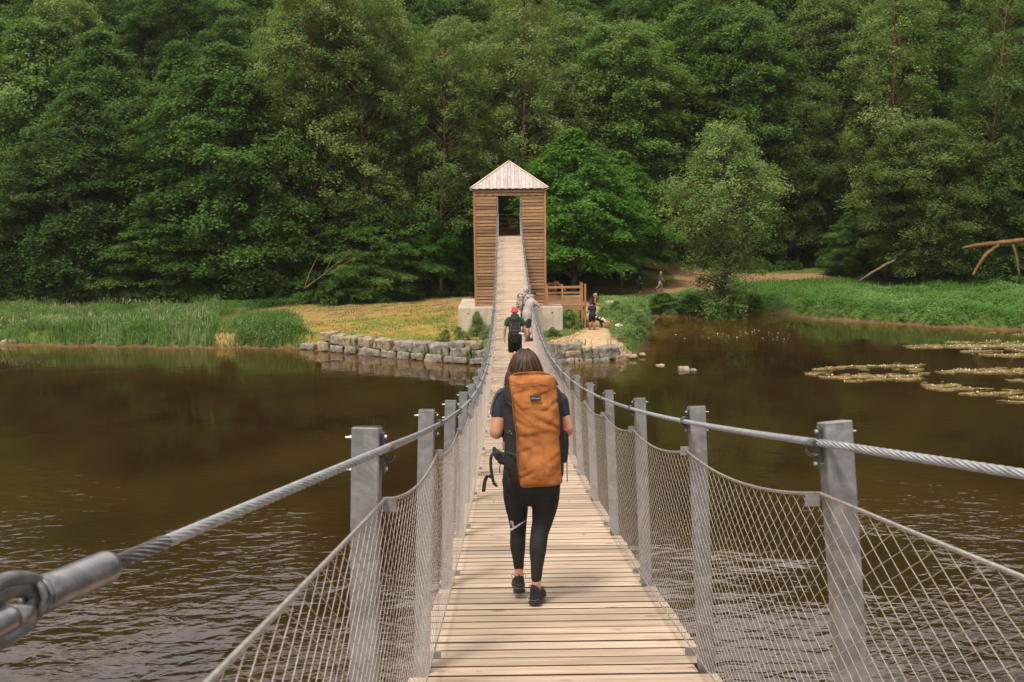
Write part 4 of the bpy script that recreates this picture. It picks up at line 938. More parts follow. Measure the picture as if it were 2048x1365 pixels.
# fallen trees, dead branches, stumps
def limb(name, pts, rad, mt, label, cat, extra=(), flat=8):
    mb = MB(); K = spline([list(p)+[r] for p, r in zip(pts, rad)], 5)
    q = K[:, :3]+np.array([list(mnoise.noise_vector(Vector(p*1.7))) for p in K[:, :3]])*K[:, 3:4]*.5
    mb.tube(q, K[:, 3]*(1+.12*np.sin(np.arange(len(K))*1.9)), flat)
    for pts2, rad2 in extra:
        K = spline([list(p)+[r] for p, r in zip(pts2, rad2)], 4); mb.tube(K[:, :3], K[:, 3], 6)
    return tag(mb.add(name, mt, None, True), label, cat)
M['bark_m'] = simple('mossy_orange_bark', (.24, .12, .045), (.10, .055, .022), 3, .9, bump=.5, bd=.03)
M['deadtwig'] = simple('brown_dead_twigs', (.22, .15, .09), (.11, .07, .045), 6, .9)
Yl = 79.
limb('fallen_log', [A(1925, 496, Yl), A(1960, 490, Yl), A(2000, 487, Yl+.2), A(2040, 482, Yl+.4), A(2100, 484, Yl+1), A(2180, 478, Yl+2)], [.08, .15, .18, .19, .21, .22], M['bark_m'], 'mossy orange fallen trunk lying raised above the nettles at the right edge', 'fallen trunk')
limb('prop_branch', [A(1946, 552, Yl-.6), A(1957, 530, Yl-.4), A(1966, 515, Yl-.3), A(1980, 502, Yl-.1), A(1997, 490, Yl)], [.08, .11, .13, .13, .10], M['bark_m'], 'bent orange limb propping up the fallen trunk, the left one of two', 'branch')
limb('prop_branch', [A(2038, 552, Yl), A(2034, 520, Yl), A(2026, 490, Yl+.1)], [.08, .10, .10], M['bark_m'], 'thin straight limb under the fallen trunk at the very right edge', 'branch')
limb('leaning_dead_trunk', [A(1716, 563, 82), A(1745, 545, 82.3), A(1765, 533, 82.5), A(1790, 520, 83)], [.04, .09, .10, .06], M['deadtwig'], 'bare grey dead trunk leaning out of the scrub beside the right path', 'dead trunk')
Yb = 78.5
def bp(x, y, d=0): return A(x, y, Yb+d)
limb('dead_branch', [bp(608, 578), bp(640, 555), bp(672, 528), bp(705, 505)], [.04, .034, .026, .012], M['deadtwig'], 'forked bare dead branch leaning over the grass left of the yellow lawn', 'dead branch',
     [([bp(608, 578), bp(620, 545, .3), bp(632, 520, .5), bp(638, 505, .6)], [.04, .035, .02, .01]), ([bp(645, 551), bp(665, 545, -.2), bp(690, 527, -.3), bp(715, 515, -.3)], [.03, .025, .02, .01]), ([bp(650, 546), bp(660, 525, .2), bp(668, 508, .3)], [.03, .02, .01]),
      ([bp(672, 528), bp(690, 520), bp(702, 512)], [.02, .015, .01])])
limb('floating_twig', [G(1292, 650, .12), G(1308, 642, .35), G(1319, 634, .55)], [.025, .02, .012], M['deadwood'], 'thin pale twig sticking out over the water from the spit', 'twig')
def stump(px_, py_, w_, h_, label, flare):
    g = G(px_, py_, .9); g[2] = float(ground(g[0], g[1])); s = g[1]/FPX; r = w_*s/2; H_ = h_*s
    root = empty('tree_stump', g, label, 'stump', 'tree stumps on the spit')
    n = 20; rows = [(-.1, 1.5*flare), (.0, 1.35*flare), (.2, 1.1), (.5, .95), (.8, .96), (1., 1.0)]; V = []; Fc = []
    for z, f in rows:
        for j in range(n):
            a = j*2*math.pi/n; k_ = f*(1+(.16 if f > 1.05 else .06)*math.sin(a*4+1)+.05*math.sin(a*7)); V.append((r*k_*math.cos(a)-(.25*r*(1-z) if z < .6 else 0)*flare, r*k_*math.sin(a), z*H_+(.05*math.sin(a) if z == 1 else 0)))
    for i in range(len(rows)-1):
        for j in range(n): Fc.append((i*n+j, i*n+(j+1) % n, (i+1)*n+(j+1) % n, (i+1)*n+j))
    add('bark', mesh('bark', V, Fc, M['deadwood'], True), root)
    T = [(v_[0]*.985, v_[1]*.985, v_[2]-.002) for v_ in V[-n:]]; T2 = [(v_[0]*.9, v_[1]*.9, v_[2]+.02) for v_ in T]
    add('cut_face', mesh('cut_face', T+T2, [(j, (j+1) % n, n+(j+1) % n, n+j) for j in range(n)]+[tuple(range(n, 2*n))], M['cutwood']), root)
stump(1238, 672, 17, 24, 'tall cut tree stump with flared root near the tip of the spit', 1.35)
stump(1220, 620, 20, 19, 'broad cut stump with pale sawn top farther back, right of the hikers', 1.15)
# ================================================================== people
def cloth(name, c, c2=None, scale=30, rough=.85, bump=.25, bd=.006, wr=0):
    m = NT(name); v = m.coord(); n1 = m.noise(v, scale, 4, .6); n2 = m.noise(v, 7, 3, .55, 1.2)
    c2 = c2 or tuple(x*.6 for x in c)
    m.base(m.ramp(n2, [(.3, c2), (.65, c)])); m.bump(m.math('ADD', m.math('MULTIPLY', n1, .25), m.math('MULTIPLY', n2, 1.5+wr)), bump, bd*2)
    return m.set(rough, 0, .25)
def skinmat(name, c):
    m = NT(name); n = m.noise(m.coord(), 9, 3); m.base(m.ramp(n, [(.3, tuple(x*.82 for x in c)), (.7, c)])); m.b.inputs['Subsurface Weight'].default_value = .08
    m.b.inputs['Subsurface Radius'].default_value = (.01, .004, .002); return m.set(.5, 0, .35)
M['skin'] = skinmat('skin', (.50, .255, .16)); M['skin2'] = skinmat('ruddy_skin', (.56, .29, .20))
M['leg_black'] = cloth('black_leggings', (.020, .019, .021), (.011, .011, .012), 60, .6, .1)
M['tee_navy'] = cloth('dark_navy_cotton', (.030, .036, .048), (.016, .019, .027))
M['black_fab'] = cloth('black_nylon', (.030, .027, .027), (.014, .013, .013), 50, .6, .35)
M['orange_fab'] = cloth('orange_canvas', (.40, .148, .040), (.25, .082, .023), 90, .75, .3, .010, .4)
M['orange_dark'] = cloth('rust_piping', (.26, .09, .03), None, 60)
M['green_tee'] = cloth('green_cotton', (.025, .09, .038)); M['grey_pack'] = cloth('grey_nylon', (.045, .042, .045), (.02, .02, .022))
M['beige'] = cloth('pale_shirt', (.46, .42, .40), (.30, .27, .25), 30, .85, .5, .012); M['navy_short'] = cloth('navy_shorts', (.028, .034, .048))
M['red_hat'] = cloth('red_cotton_hat', (.64, .09, .14), (.50, .06, .09)); M['cap'] = cloth('charcoal_cap', (.035, .035, .038))
M['camo'] = NT('olive_pack_fabric').m
m = NT('camo_fabric'); n = m.noise(m.coord(), 14, 2, .5, 1); m.base(m.ramp(n, [(.38, (.10, .085, .05)), (.5, (.28, .24, .17)), (.62, (.45, .40, .30))])); M['camo'] = m.set(.85, 0, .2)
M['white_cloth'] = cloth('white_cloth', (.7, .7, .72), (.55, .56, .6)); M['grey_cloth'] = cloth('grey_cotton', (.09, .095, .105)); M['maroon'] = cloth('maroon_nylon', (.13, .025, .04))
M['teal'] = cloth('teal_pack', (.05, .11, .12), (.02, .03, .04), 20); M['black_c'] = cloth('black_cotton', (.015, .015, .018))
M['rubber'] = simple('black_rubber', (.022, .02, .02), (.01, .01, .01), 30, .35, 0, .1, spec=.5); M['shoe'] = cloth('black_mesh_shoe', (.024, .024, .026), (.012, .012, .012), 80, .6)
M['white_print'] = simple('pale_print', (.62, .60, .66), (.5, .48, .54), 30, .6, bump=0); M['red_plastic'] = simple('red_plastic', (.75, .05, .06), None, 10, .35, bump=0)
M['boot'] = cloth('brown_boots', (.09, .055, .035)); M['sock'] = cloth('grey_socks', (.14, .13, .13))
def hairmat(name, a, b):
    m = NT(name); v = m.coord((70, 70, 3)); n = m.noise(v, 1.5, 5, .65, .4); n2 = m.noise(m.coord((14, 14, 1.5)), 1., 3)
    m.base(m.ramp(m.math('ADD', m.math('MULTIPLY', n, .6), m.math('MULTIPLY', n2, .45)), [(.35, a), (.7, b)])); m.bump(n, .7, .006); return m.set(.5, 0, .2)
M['hair_br'] = hairmat('brown_hair', (.022, .009, .006), (.085, .036, .022)); M['hair_dk'] = hairmat('dark_hair', (.015, .01, .008), (.05, .03, .02))
M['hair_bl'] = hairmat('blond_hair', (.30, .19, .09), (.62, .44, .25)); M['hair_gr'] = hairmat('grey_hair', (.25, .22, .20), (.55, .52, .50))

def sec(P, rad, n=16, sub=5, ref=(1, 0, 0)):
    # closed tapered limb: rows (x,y,z), radii (r) or (rx,ry); domed ends
    P = np.asarray(P, float); rad = np.asarray(rad, float)
    if rad.ndim == 1: rad = np.stack([rad, rad], 1)
    K = spline(np.hstack([P, rad]), sub); Q, rr = K[:, :3], np.abs(K[:, 3:])
    t0 = Q[0]-Q[1]; t0 /= np.linalg.norm(t0)+1e-9; t1 = Q[-1]-Q[-2]; t1 /= np.linalg.norm(t1)+1e-9
    def dome(c, t, r): return [(c+t*min(r)*s*.95, r*math.sqrt(max(1-s*s, .0))+1e-4) for s in (.4, .7, .9, 1.0)]
    d0 = dome(Q[0], t0, rr[0])[::-1]; d1 = dome(Q[-1], t1, rr[-1])
    Q = np.vstack([[a for a, _ in d0], Q, [a for a, _ in d1]]); rr = np.vstack([[b for _, b in d0], rr, [b for _, b in d1]])
    return tube(Q, rr, n, True, ref=np.array(ref, float))
def blobmesh(name, parts, mt, parent, vox=.01, smooth=4, wr=0, seed=0, wscale=9):
    mb = MB()
    for V, Fc in parts: mb.put(V, Fc)
    me = mesh(name, np.concatenate(mb.v), mb.f, mt, True); o = add(name, me, parent)
    rm = o.modifiers.new('union', 'REMESH'); rm.mode = 'VOXEL'; rm.voxel_size = vox; rm.use_smooth_shade = True
    if smooth: s = o.modifiers.new('smooth', 'SMOOTH'); s.factor = .5; s.iterations = smooth
    if wr:
        tx = bpy.data.textures.new(name+'_folds', 'CLOUDS'); tx.noise_scale = 1./wscale; tx.noise_depth = 2
        dm = o.modifiers.new('folds', 'DISPLACE'); dm.texture = tx; dm.strength = wr; dm.mid_level = .5; dm.texture_coords = 'LOCAL'
    return o
def ell(c, r, M3=None, n=16, m_=10):
    V = []; Fc = []
    for i in range(1, m_):
        ph = math.pi*i/m_
        for j in range(n): th = 2*math.pi*j/n; V.append((math.sin(ph)*math.cos(th), math.sin(ph)*math.sin(th), math.cos(ph)))
    V += [(0, 0, 1), (0, 0, -1)]; V = np.array(V)*r; k = n*(m_-1)
    for i in range(m_-2):
        for j in range(n): Fc.append((i*n+j, (i+1)*n+j, (i+1)*n+(j+1) % n, i*n+(j+1) % n))
    for j in range(n): Fc.append((k, j, (j+1) % n)); Fc.append((k+1, (m_-2)*n+(j+1) % n, (m_-2)*n+j))
    if M3 is not None: V = V@np.asarray(M3).T
    return V+np.asarray(c, float), Fc
def vec(*a): return np.array(a, float)
def hand(wr, d, pn, sgn, s=1., curl=.5):
    # wr wrist, d pointing direction, pn palm normal
    d = np.asarray(d, float)/np.linalg.norm(d); pn = np.asarray(pn, float); pn = pn-d*(pn@d); pn /= np.linalg.norm(pn); sd_ = np.cross(d, pn)*sgn
    out = [sec([wr-d*.01, wr+d*.04*s, wr+d*.085*s], [(.026*s, .017*s), (.037*s, .016*s), (.038*s, .013*s)], 12, 3, sd_)]
    for k, (off, L) in enumerate(((-.030, .066), (-.010, .076), (.010, .071), (.028, .055))):
        b = wr+d*.085*s+sd_*off*s; L *= s; c1 = curl
        p1 = b+d*L*.45+pn*L*.12*c1*2; d2 = d*math.cos(c1*1.3)+pn*math.sin(c1*1.3); p2 = p1+d2*L*.32; d3 = d*math.cos(c1*2.2)+pn*math.sin(c1*2.2); p3 = p2+d3*L*.25
        out.append(sec([b-d*.015, b, p1, p2, p3], [.0095*s, .0095*s, .009*s, .008*s, .007*s], 8, 2, sd_))
    tb = wr+d*.03*s-sd_*.028*s; out.append(sec([tb, tb+(d*.6-sd_*.8+pn*.2)*.032*s, tb+(d*1.0-sd_*.75+pn*.4)*.052*s], [.013*s, .011*s, .009*s], 8, 2, sd_))
    return out
def person(name_label, loc, rz, H, pose, wear, hair=None, pack=None, vox=.009, skin='skin', group=None, build=1.0):
    s = H/1.75; root = empty('person', loc, name_label, 'person', group, rz)
    J = dict(pel=vec(0, 0, .95), wai=vec(0, 0, 1.1), che=vec(0, 0, 1.3), nek=vec(0, -.01, 1.47), hed=vec(0, .02, 1.635), shL=vec(-.185, -.01, 1.415), shR=vec(.185, -.01, 1.415),
             elL=vec(-.25, -.03, 1.13), elR=vec(.25, -.03, 1.13), wrL=vec(-.26, .06, .89), wrR=vec(.26, .06, .89), hdL=vec(0, .1, -1), hdR=vec(0, .1, -1),
             hiL=vec(-.09, 0, .93), hiR=vec(.09, 0, .93), knL=vec(-.10, .03, .50), knR=vec(.10, .03, .50), anL=vec(-.10, -.02, .085), anR=vec(.10, -.02, .085), toL=vec(-.12, 1, 0), toR=vec(.12, 1, 0), face=vec(0, 1, 0), curl=.45)
    for k, v_ in pose.items(): J[k] = v_ if k == 'curl' else vec(*v_)
    for k in J:
        if k not in ('toL', 'toR', 'hdL', 'hdR', 'face', 'curl'): J[k] = J[k]*s
    b = build*s
    def torso(e=0, z0=0):   # e: cloth thickness
        P = [J['pel']-vec(0, 0, .07)*s, J['pel'], (J['pel']+J['wai'])/2, J['wai'], (J['wai']+J['che'])/2, J['che'], J['che']*.4+J['nek']*.6-vec(0, 0, .0), J['nek']-vec(0, 0, .035)*s]
        r_ = [(.15, .115), (.172, .125), (.155, .11), (.138, .10), (.15, .112), (.168, .12), (.15, .095), (.085, .065)]
        return P, [(x*b+e, y*b+e) for x, y in r_]
    sx_ = J['shR']-J['shL']; sx_ /= np.linalg.norm(sx_)
    def limbP(S, side):
        return [J['sh'+side]*.9+J['nek']*.1+vec(0, 0, .0), J['sh'+side]*.35+J['el'+side]*.65, J['el'+side], J['el'+side]*.55+J['wr'+side]*.45, J['wr'+side]]
    parts = []
    P, r_ = torso(-.006); parts.append(sec(P, r_, 20, 4, sx_))
    parts.append(sec([J['nek']-vec(0, 0, .05)*s, J['nek']+vec(0, 0, .03)*s, J['hed']-vec(0, 0, .06)*s-J['face']*.02], [.062*b, .055*b, .055*b], 14, 4, sx_))
    f = J['face']/np.linalg.norm(J['face']); side_ = np.cross(f, (0, 0, 1)); side_ /= np.linalg.norm(side_); up_ = np.cross(side_, f); HM = np.stack([side_, f, up_], 1); hc = J['hed']
    def hp(x, y, z): return hc+HM@(vec(x, y, z)*s)
    parts.append(ell(hp(0, -.008, .02), vec(.075, .095, .098)*s, HM)); parts.append(sec([hp(0, .03, -.02), hp(0, .055, -.095)], [(.062*s, .055*s), (.036*s, .034*s)], 12, 3, side_))
    parts.append(sec([hp(0, .082, .015), hp(0, .112, -.032)], [.010*s, .016*s], 8, 2, side_)); parts.append(ell(hp(0, .088, -.062), vec(.026, .012, .010)*s, HM))
    parts.append(ell(hp(0, .075, .035), vec(.055, .018, .012)*s, HM))
    for q in (-1, 1): parts.append(ell(hp(q*.078, -.005, -.005), vec(.012, .022, .032)*s, HM))
    ar = [.052, .045, .038, .036, .026]
    for S, sg in (('L', -1), ('R', 1)):
        parts.append(sec(limbP(None, S), [x*b for x in ar], 12, 4, (0, 1, .01)))
        wd = J['wr'+S]; hd = J['hd'+S]; pn = vec(-sg, .3, 0) if abs(hd[2]) > .6 else vec(0, 0, -1)
        parts += hand(wd, hd, pn, sg, s, J['curl'])
        K, N_, A_ = J['hi'+S], J['kn'+S], J['an'+S]
        shin = N_*.62+A_*.38
        parts.append(sec([K+vec(0, 0, .02), K*.5+N_*.5, N_, shin-vec(0, .014, 0)*s, N_*.2+A_*.8, A_], [.092*b, .076*b, .056*b, .056*b, .037*b, .036*b], 14, 4))
        tdir = J['to'+S]/np.linalg.norm(J['to'+S]); parts.append(sec([A_-tdir*.03*s-vec(0, 0, .03)*s, A_+tdir*.08*s-vec(0, 0, .04)*s, A_+tdir*.16*s-vec(0, 0, .055)*s], [(.034*s, .038*s), (.042*s, .03*s), (.038*s, .02*s)], 12, 3))
    body = blobmesh('body', parts, M[skin], root, vox, 3)
    for q in (-1, 1):
        V, Fc = ell(hp(q*.032, .092, .012), vec(.012, .008, .008)*s, HM, 8, 6); add('eye', mesh('eye', V, Fc, M['black_c'], True), body)
    # clothes
    if 'shirt' in wear:
        mt, sl_ = wear['shirt'][:2]; P, r_ = torso(.014 if len(wear['shirt']) < 3 else wear['shirt'][2]); Pc = list(P); Pc[0] = Pc[0]-vec(0, 0, wear.get('hem', .02)); cl = [sec(Pc, r_, 20, 4, sx_)]
        if sl_ > 0:
            for S in 'LR':
                e = J['sh'+S]*(1-sl_)+J['el'+S]*sl_; cl.append(sec([J['sh'+S]*.82+J['nek']*.18, J['sh'+S]*.6+e*.4, e], [.066*b, .066*b, .060*b], 14, 4, (0, 1, .01)))
        blobmesh('shirt', cl, M[mt], root, max(vox, .009), 3, .018, wscale=7)
    if 'shorts' in wear:
        mt, L = wear['shorts']; cl = [sec([J['pel']-vec(0, 0, .05)*s, J['pel'], J['pel']*.4+J['wai']*.6], [(.17*b, .13*b), (.182*b, .137*b), (.155*b, .112*b)], 20, 3, sx_)]
        for S in 'LR': e = J['hi'+S]*(1-L)+J['kn'+S]*L; cl.append(sec([J['hi'+S], J['hi'+S]*.5+e*.5, e], [.105*b, .102*b, .095*b], 14, 4))
        blobmesh('shorts', cl, M[mt], root, max(vox, .009), 3, .016, wscale=7)
    if 'trousers' in wear:
        mt, L = wear['trousers']; cl = [sec([J['pel']-vec(0, 0, .06)*s, J['pel'], J['pel']+vec(0, 0, .12)*s], [(.16*b, .125*b), (.178*b, .132*b), (.158*b, .117*b)], 20, 3, sx_)]
        for S in 'LR':
            K, N_, A_ = J['hi'+S], J['kn'+S], J['an'+S]; e = N_*(1-L)+A_*L; shin = N_*.62+A_*.38
            cl.append(sec([K+vec(0, 0, .02), K*.5+N_*.5, N_, shin-vec(0, .014, 0)*s, e], [.098*b, .081*b, .060*b, .060*b, .040*b], 14, 4))
        blobmesh('leggings', cl, M[mt], root, .008, 3)
    for S in 'LR':
        if 'shoes' in wear:
            A_ = J['an'+S]; t = J['to'+S]/np.linalg.norm(J['to'+S]); u = vec(0, 0, 1)
            lift = max(0, A_[2]/s-.085)*.0
            cl = [sec([A_-t*.045*s-u*.045*s, A_+t*.04*s-u*.045*s, A_+t*.13*s-u*.055*s, A_+t*.19*s-u*.06*s], [(.042*s, .042*s), (.045*s, .046*s), (.05*s, .032*s), (.038*s, .024*s)], 14, 4), sec([A_-u*.04*s, A_+u*.015*s], [(.046*s, .05*s), (.046*s, .05*s)], 12, 2)]
            sh_ = blobmesh('shoe', cl, M[wear['shoes']], root, .009, 3)
            V, Fc = sec([A_-t*.055*s-u*.072*s, A_+t*.06*s-u*.074*s, A_+t*.14*s-u*.074*s, A_+t*.205*s-u*.070*s], [(.043*s, .014*s), (.043*s, .014*s), (.052*s, .014*s), (.036*s, .012*s)], 14, 4); add('sole', mesh('sole', V, Fc, M['rubber'], True), sh_)
        if 'socks' in wear:
            A_, N_ = J['an'+S], J['kn'+S]; V, Fc = sec([A_, A_*.8+N_*.2], [.044*s, .050*s], 12, 3); add('sock', mesh('sock', V, Fc, M[wear['socks']], True), root)
    if hair:
        mt, style = hair
        hs = [ell(hp(0, -.022, .045), vec(.085, .096, .088)*s, HM), ell(hp(0, -.045, .0), vec(.080, .072, .085)*s, HM)]
        if style == 'pony': hs.append(sec([hp(0, -.11, .05), hp(0, -.15, -.02), hp(.0, -.14, -.14)], [.026*s, .03*s, .012*s], 10, 3))
        if style == 'long': hs.append(sec([hp(0, -.05, .0), hp(0, -.07, -.1), hp(0, -.08, -.2)], [(.08*s, .06*s), (.085*s, .05*s), (.07*s, .03*s)], 14, 3, side_))
        blobmesh('hair', hs, M[mt], root, .008, 2, .006)
    if 'hat' in wear:
        mt, st_ = wear['hat']; mb = MB(); n = 24
        if st_ == 'bucket': rows = [(.128, -.012), (.105, .035), (.097, .05), (.092, .115), (.080, .130), (.0, .134)]
        else: rows = [(.092, .035), (.094, .06), (.084, .10), (.055, .13), (.0, .138)]
        V = [hp(r_*math.cos(t)*.92, -.01+r_*math.sin(t)*1.12, z) for r_, z in rows for t in np.arange(n)*2*math.pi/n]
        mb.put(V, [(i*n+j, i*n+(j+1) % n, (i+1)*n+(j+1) % n, (i+1)*n+j) for i in range(len(rows)-1) for j in range(n)])
        if st_ == 'cap': mb.put(*sec([hp(0, .08, .042), hp(0, .13, .036), hp(0, .17, .026)], [(.078*s, .008*s), (.072*s, .007*s), (.045*s, .006*s)], 14, 3, side_))
        ho = mb.add('hat' if st_ == 'bucket' else 'cap', M[mt], root, True); ho.modifiers.new('thick', 'SOLIDIFY').thickness = .004
    return root, J, s

def rucksack(label, root, J, s, mt, size, lid=True, extra=None, group=None, back=-.12, z=1.22, cat='backpack', straps=True):
    # a pack worn on the back: stands at the wearer's place, a thing of its own
    w_, d_, h_ = size; r = empty('backpack', root.location, label, cat, group, root.rotation_euler.z)
    cz = z*s; y0 = back*s-d_/2
    tl = (J['nek']-J['pel']); tl = tl/np.linalg.norm(tl); c0 = J['pel']+tl*(cz-J['pel'][2])/max(tl[2], .3); c0 = vec(c0[0], c0[1]+y0, cz)
    parts = [sec([c0-tl*h_*.46, c0-tl*h_*.3, c0, c0+tl*h_*.3, c0+tl*h_*.42], [(w_*.40, d_*.42), (w_*.5, d_*.5), (w_*.48, d_*.52), (w_*.46, d_*.46), (w_*.4, d_*.36)], 20, 4, (1, 0, 0))]
    blobmesh('main_bag', parts, M[mt], r, .012, 2, .03, wscale=8)
    if lid: blobmesh('top_lid', [sec([c0+tl*h_*.40-vec(0, .02, 0), c0+tl*h_*.52-vec(0, .01, 0)], [(w_*.44, d_*.5), (w_*.36, d_*.42)], 18, 3, (1, 0, 0))], M[mt], r, .01, 2, .02)
    blobmesh('front_pocket', [sec([c0-vec(0, d_*.48, 0)-tl*h_*.3, c0-vec(0, d_*.5, 0)+tl*h_*.05], [(w_*.34, .035), (w_*.30, .03)], 14, 3, (1, 0, 0))], M[mt], r, .01, 2, .01)
    if straps:
        for S, q in (('L', -1), ('R', 1)):
            sh_ = J['sh'+S]; a_ = vec(q*.09*s, y0*.45, J['sh'+S][2]-.01); K = spline([c0+tl*h_*.25+vec(q*.08*s, d_*.4, 0), vec(sh_[0]*.55, sh_[1]-.03, sh_[2]+.075*s), vec(sh_[0]*.62, sh_[1]+.10*s, sh_[2]-.02*s), vec(sh_[0]*.75, sh_[1]+.10*s, sh_[2]-.22*s), c0-tl*h_*.2+vec(q*w_*.42, d_*.4, 0)], 5)
            V, Fc = tube(K, [[.028*s, .008*s]]*len(K), 8, True, ref=vec(1, 0, 0)); add('strap', mesh('strap', V, Fc, M['black_fab'], True), r)
    return r, c0, tl

# --- the red-hatted hiker walking ahead
Yh = 29.45; loc = vec(A(1030, 700, Yh)[0], Yh, zd(Yh))
r, J, s = person('person in red bucket hat, green T-shirt and black shorts walking away on the deck', loc, 0.02, 1.80,
    dict(elL=(-.285, -.04, 1.13), wrL=(-.30, .0, .87), elR=(.285, -.03, 1.13), wrR=(.31, .02, .87), knL=(-.10, .10, .50), anL=(-.09, -.04, .13), knR=(.10, .06, .50), anR=(.10, .06, .085), shL=(-.20, -.01, 1.415), shR=(.20, -.01, 1.415), face=(.0, 1, 0)),
    dict(shirt=('green_tee', .55, .02), shorts=('black_c', .95), shoes='boot', socks='sock', hat=('red_hat', 'bucket')), hair=('hair_dk', 'short'), skin='skin2', build=1.08)
p, c0, tl = rucksack('large charcoal trekking backpack on the red-hatted hiker', r, J, s, 'grey_pack', (.36, .24, .64), z=1.20)
blobmesh('tied_cloth', [ell(c0+vec(.20, -.10, -.17), (.07, .04, .035)), ell(c0+vec(.15, -.12, -.15), (.05, .03, .03))], M['white_cloth'], p, .01, 2)
mb = MB()
for q in (-1, 1):
    mb.tube(spline([c0+vec(q*.15, -.12, .16), c0+vec(q*.11, -.15, .10), c0+vec(q*.14, -.14, -.02), c0+vec(q*.12, -.14, -.12)], 4), .006, 6)
mb.tube([c0+vec(-.15, -.13, -.05), c0+vec(0, -.17, -.06), c0+vec(.15, -.13, -.05)], .005, 6); mb.add('cord', M['galv'], p, True)
# --- two men leaning at the right cable
Ym = 35.2; xm = A(1057, 640, Ym)[0]; locm = vec(xm, Ym, zd(Ym)); rzm = -1.15
r, J, s = person('person in charcoal cap, pale shirt and dark shorts leaning on the handrail cable', locm, rzm, 1.78,
    dict(pel=(0, -.04, .93), wai=(0, .0, 1.08), che=(0, .07, 1.26), nek=(0, .12, 1.42), hed=(0, .19, 1.56), shL=(-.19, .12, 1.37), shR=(.19, .12, 1.37), elL=(-.22, .30, 1.21), elR=(.22, .30, 1.19), wrL=(.0, .42, 1.25), wrR=(.02, .40, 1.21), hdL=(.8, .3, .1), hdR=(-.8, .3, .0),
         hiL=(-.09, -.04, .92), hiR=(.09, -.04, .92), knL=(-.10, .02, .50), anL=(-.11, .05, .085), knR=(.10, -.06, .50), anR=(.10, -.12, .085), face=(.1, 1, -.1)),
    dict(shirt=('beige', .62, .036), hem=.12, shorts=('navy_short', .9), shoes='boot', socks='sock', hat=('cap', 'cap')), hair=('hair_gr', 'short'), skin='skin2', build=1.08)
Ym2 = 36.6; loc2 = vec(A(1049, 640, Ym2)[0], Ym2, zd(Ym2))
r, J, s = person('person with grey hair, half hidden behind the one in the charcoal cap', loc2, -1.0, 1.76,
    dict(nek=(0, .04, 1.45), hed=(0, .10, 1.60), che=(0, .02, 1.29), shL=(-.18, .03, 1.40), shR=(.18, .03, 1.40), elL=(-.22, .20, 1.2), wrL=(-.1, .38, 1.22), elR=(.22, .2, 1.2), wrR=(.1, .38, 1.22), hdL=(.5, .6, 0), hdR=(-.5, .6, 0), face=(.2, 1, -.05)),
    dict(shirt=('beige', .5, .018), shorts=('black_c', .8), shoes='boot', socks='sock'), hair=('hair_gr', 'short'), skin='skin2')
rucksack('mottled olive rucksack on the grey-haired person at the handrail', r, J, s, 'camo', (.30, .18, .50), z=1.2)
# --- on the bank
def onground(px_, py_, Y0=None):
    lo, hi = 45., 110.
    for _ in range(50):
        mid = (lo+hi)/2; q = A(px_, py_, mid)
        if q[2] > ground(q[0], mid): lo = mid
        else: hi = mid
    q = A(px_, py_, lo); q[2] = float(ground(q[0], q[1])); return q
g = onground(1184, 660)
r, J, s = person('person in dark navy T-shirt and shorts standing beside the dog, back turned', g, .25, 1.72,
    dict(elL=(-.24, .02, 1.14), wrL=(-.20, .20, 1.02), hdL=(.2, 1, -.2), elR=(.26, .04, 1.14), wrR=(.24, .2, 1.0), hdR=(-.2, 1, -.2), hed=(0, .05, 1.60), anL=(-.14, 0, .085), anR=(.14, -.03, .085), knL=(-.12, .03, .5), knR=(.12, .01, .5)),
    dict(shirt=('tee_navy', .6, .02), shorts=('black_c', .85), shoes='boot', socks='sock'), hair=('hair_dk', 'short'), skin='skin', vox=.012, build=1.1)
g2 = g+vec(.35, 2.6, 0); g2 = vec(A(1187, 600, 61.8)[0], 61.8, 0); g2[2] = float(ground(g2[0], g2[1]))+.45
r, J, s = person('person with blond ponytail and black sleeveless top looking down, behind the dog owner', g2, -1.3, 1.68,
    dict(che=(0, .05, 1.28), nek=(0, .09, 1.43), hed=(0, .16, 1.57), shL=(-.16, .07, 1.38), shR=(.16, .07, 1.38), elL=(-.2, .06, 1.12), wrL=(-.14, .24, .95), elR=(.2, .02, 1.12), wrR=(.2, .22, .98), hdL=(0, .7, -.7), hdR=(0, .7, -.7), face=(0, 1, -.45)),
    dict(shirt=('black_c', 0, .012), trousers=('black_c', .95), shoes='shoe'), hair=('hair_bl', 'pony'), vox=.012, build=.92)
rucksack('small maroon backpack on the blond hiker', r, J, s, 'maroon', (.26, .15, .40), lid=False, z=1.2)
# raised step of earth under the blond hiker
V, Fc = rock_me(1.0, 1.6, .30, 91, .25, 6); tag(add('earth_mound', mesh('earth_mound', V, Fc, simple('trodden_earth', (.42, .27, .13), (.26, .16, .07), 6, .95), True), None, (g2[0]+.35, g2[1]+1.2, g2[2]-.32)), 'worn earth step where the blond hiker stands', 'earth step')
g = onground(1279, 592)
r, J, s = person('young blond person in black shorts on the dirt path wearing a patterned backpack', g, -.9, 1.62,
    dict(knL=(-.09, .14, .50), anL=(-.08, .20, .085), knR=(.09, -.05, .5), anR=(.09, -.22, .11), elL=(-.2, .02, 1.13), wrL=(-.12, .25, 1.15), elR=(.2, .02, 1.13), wrR=(.12, .25, 1.15), hdL=(.3, .6, .5), hdR=(-.3, .6, .5), hed=(0, .05, 1.62)),
    dict(shirt=('tee_navy', .5, .015), shorts=('black_c', .85), shoes='boot', socks='sock'), hair=('hair_bl', 'short'), skin='skin2', vox=.014)
rucksack('blue and white patterned backpack on the young walker', r, J, s, 'teal', (.32, .2, .5), z=1.2)
g = onground(1319, 584)
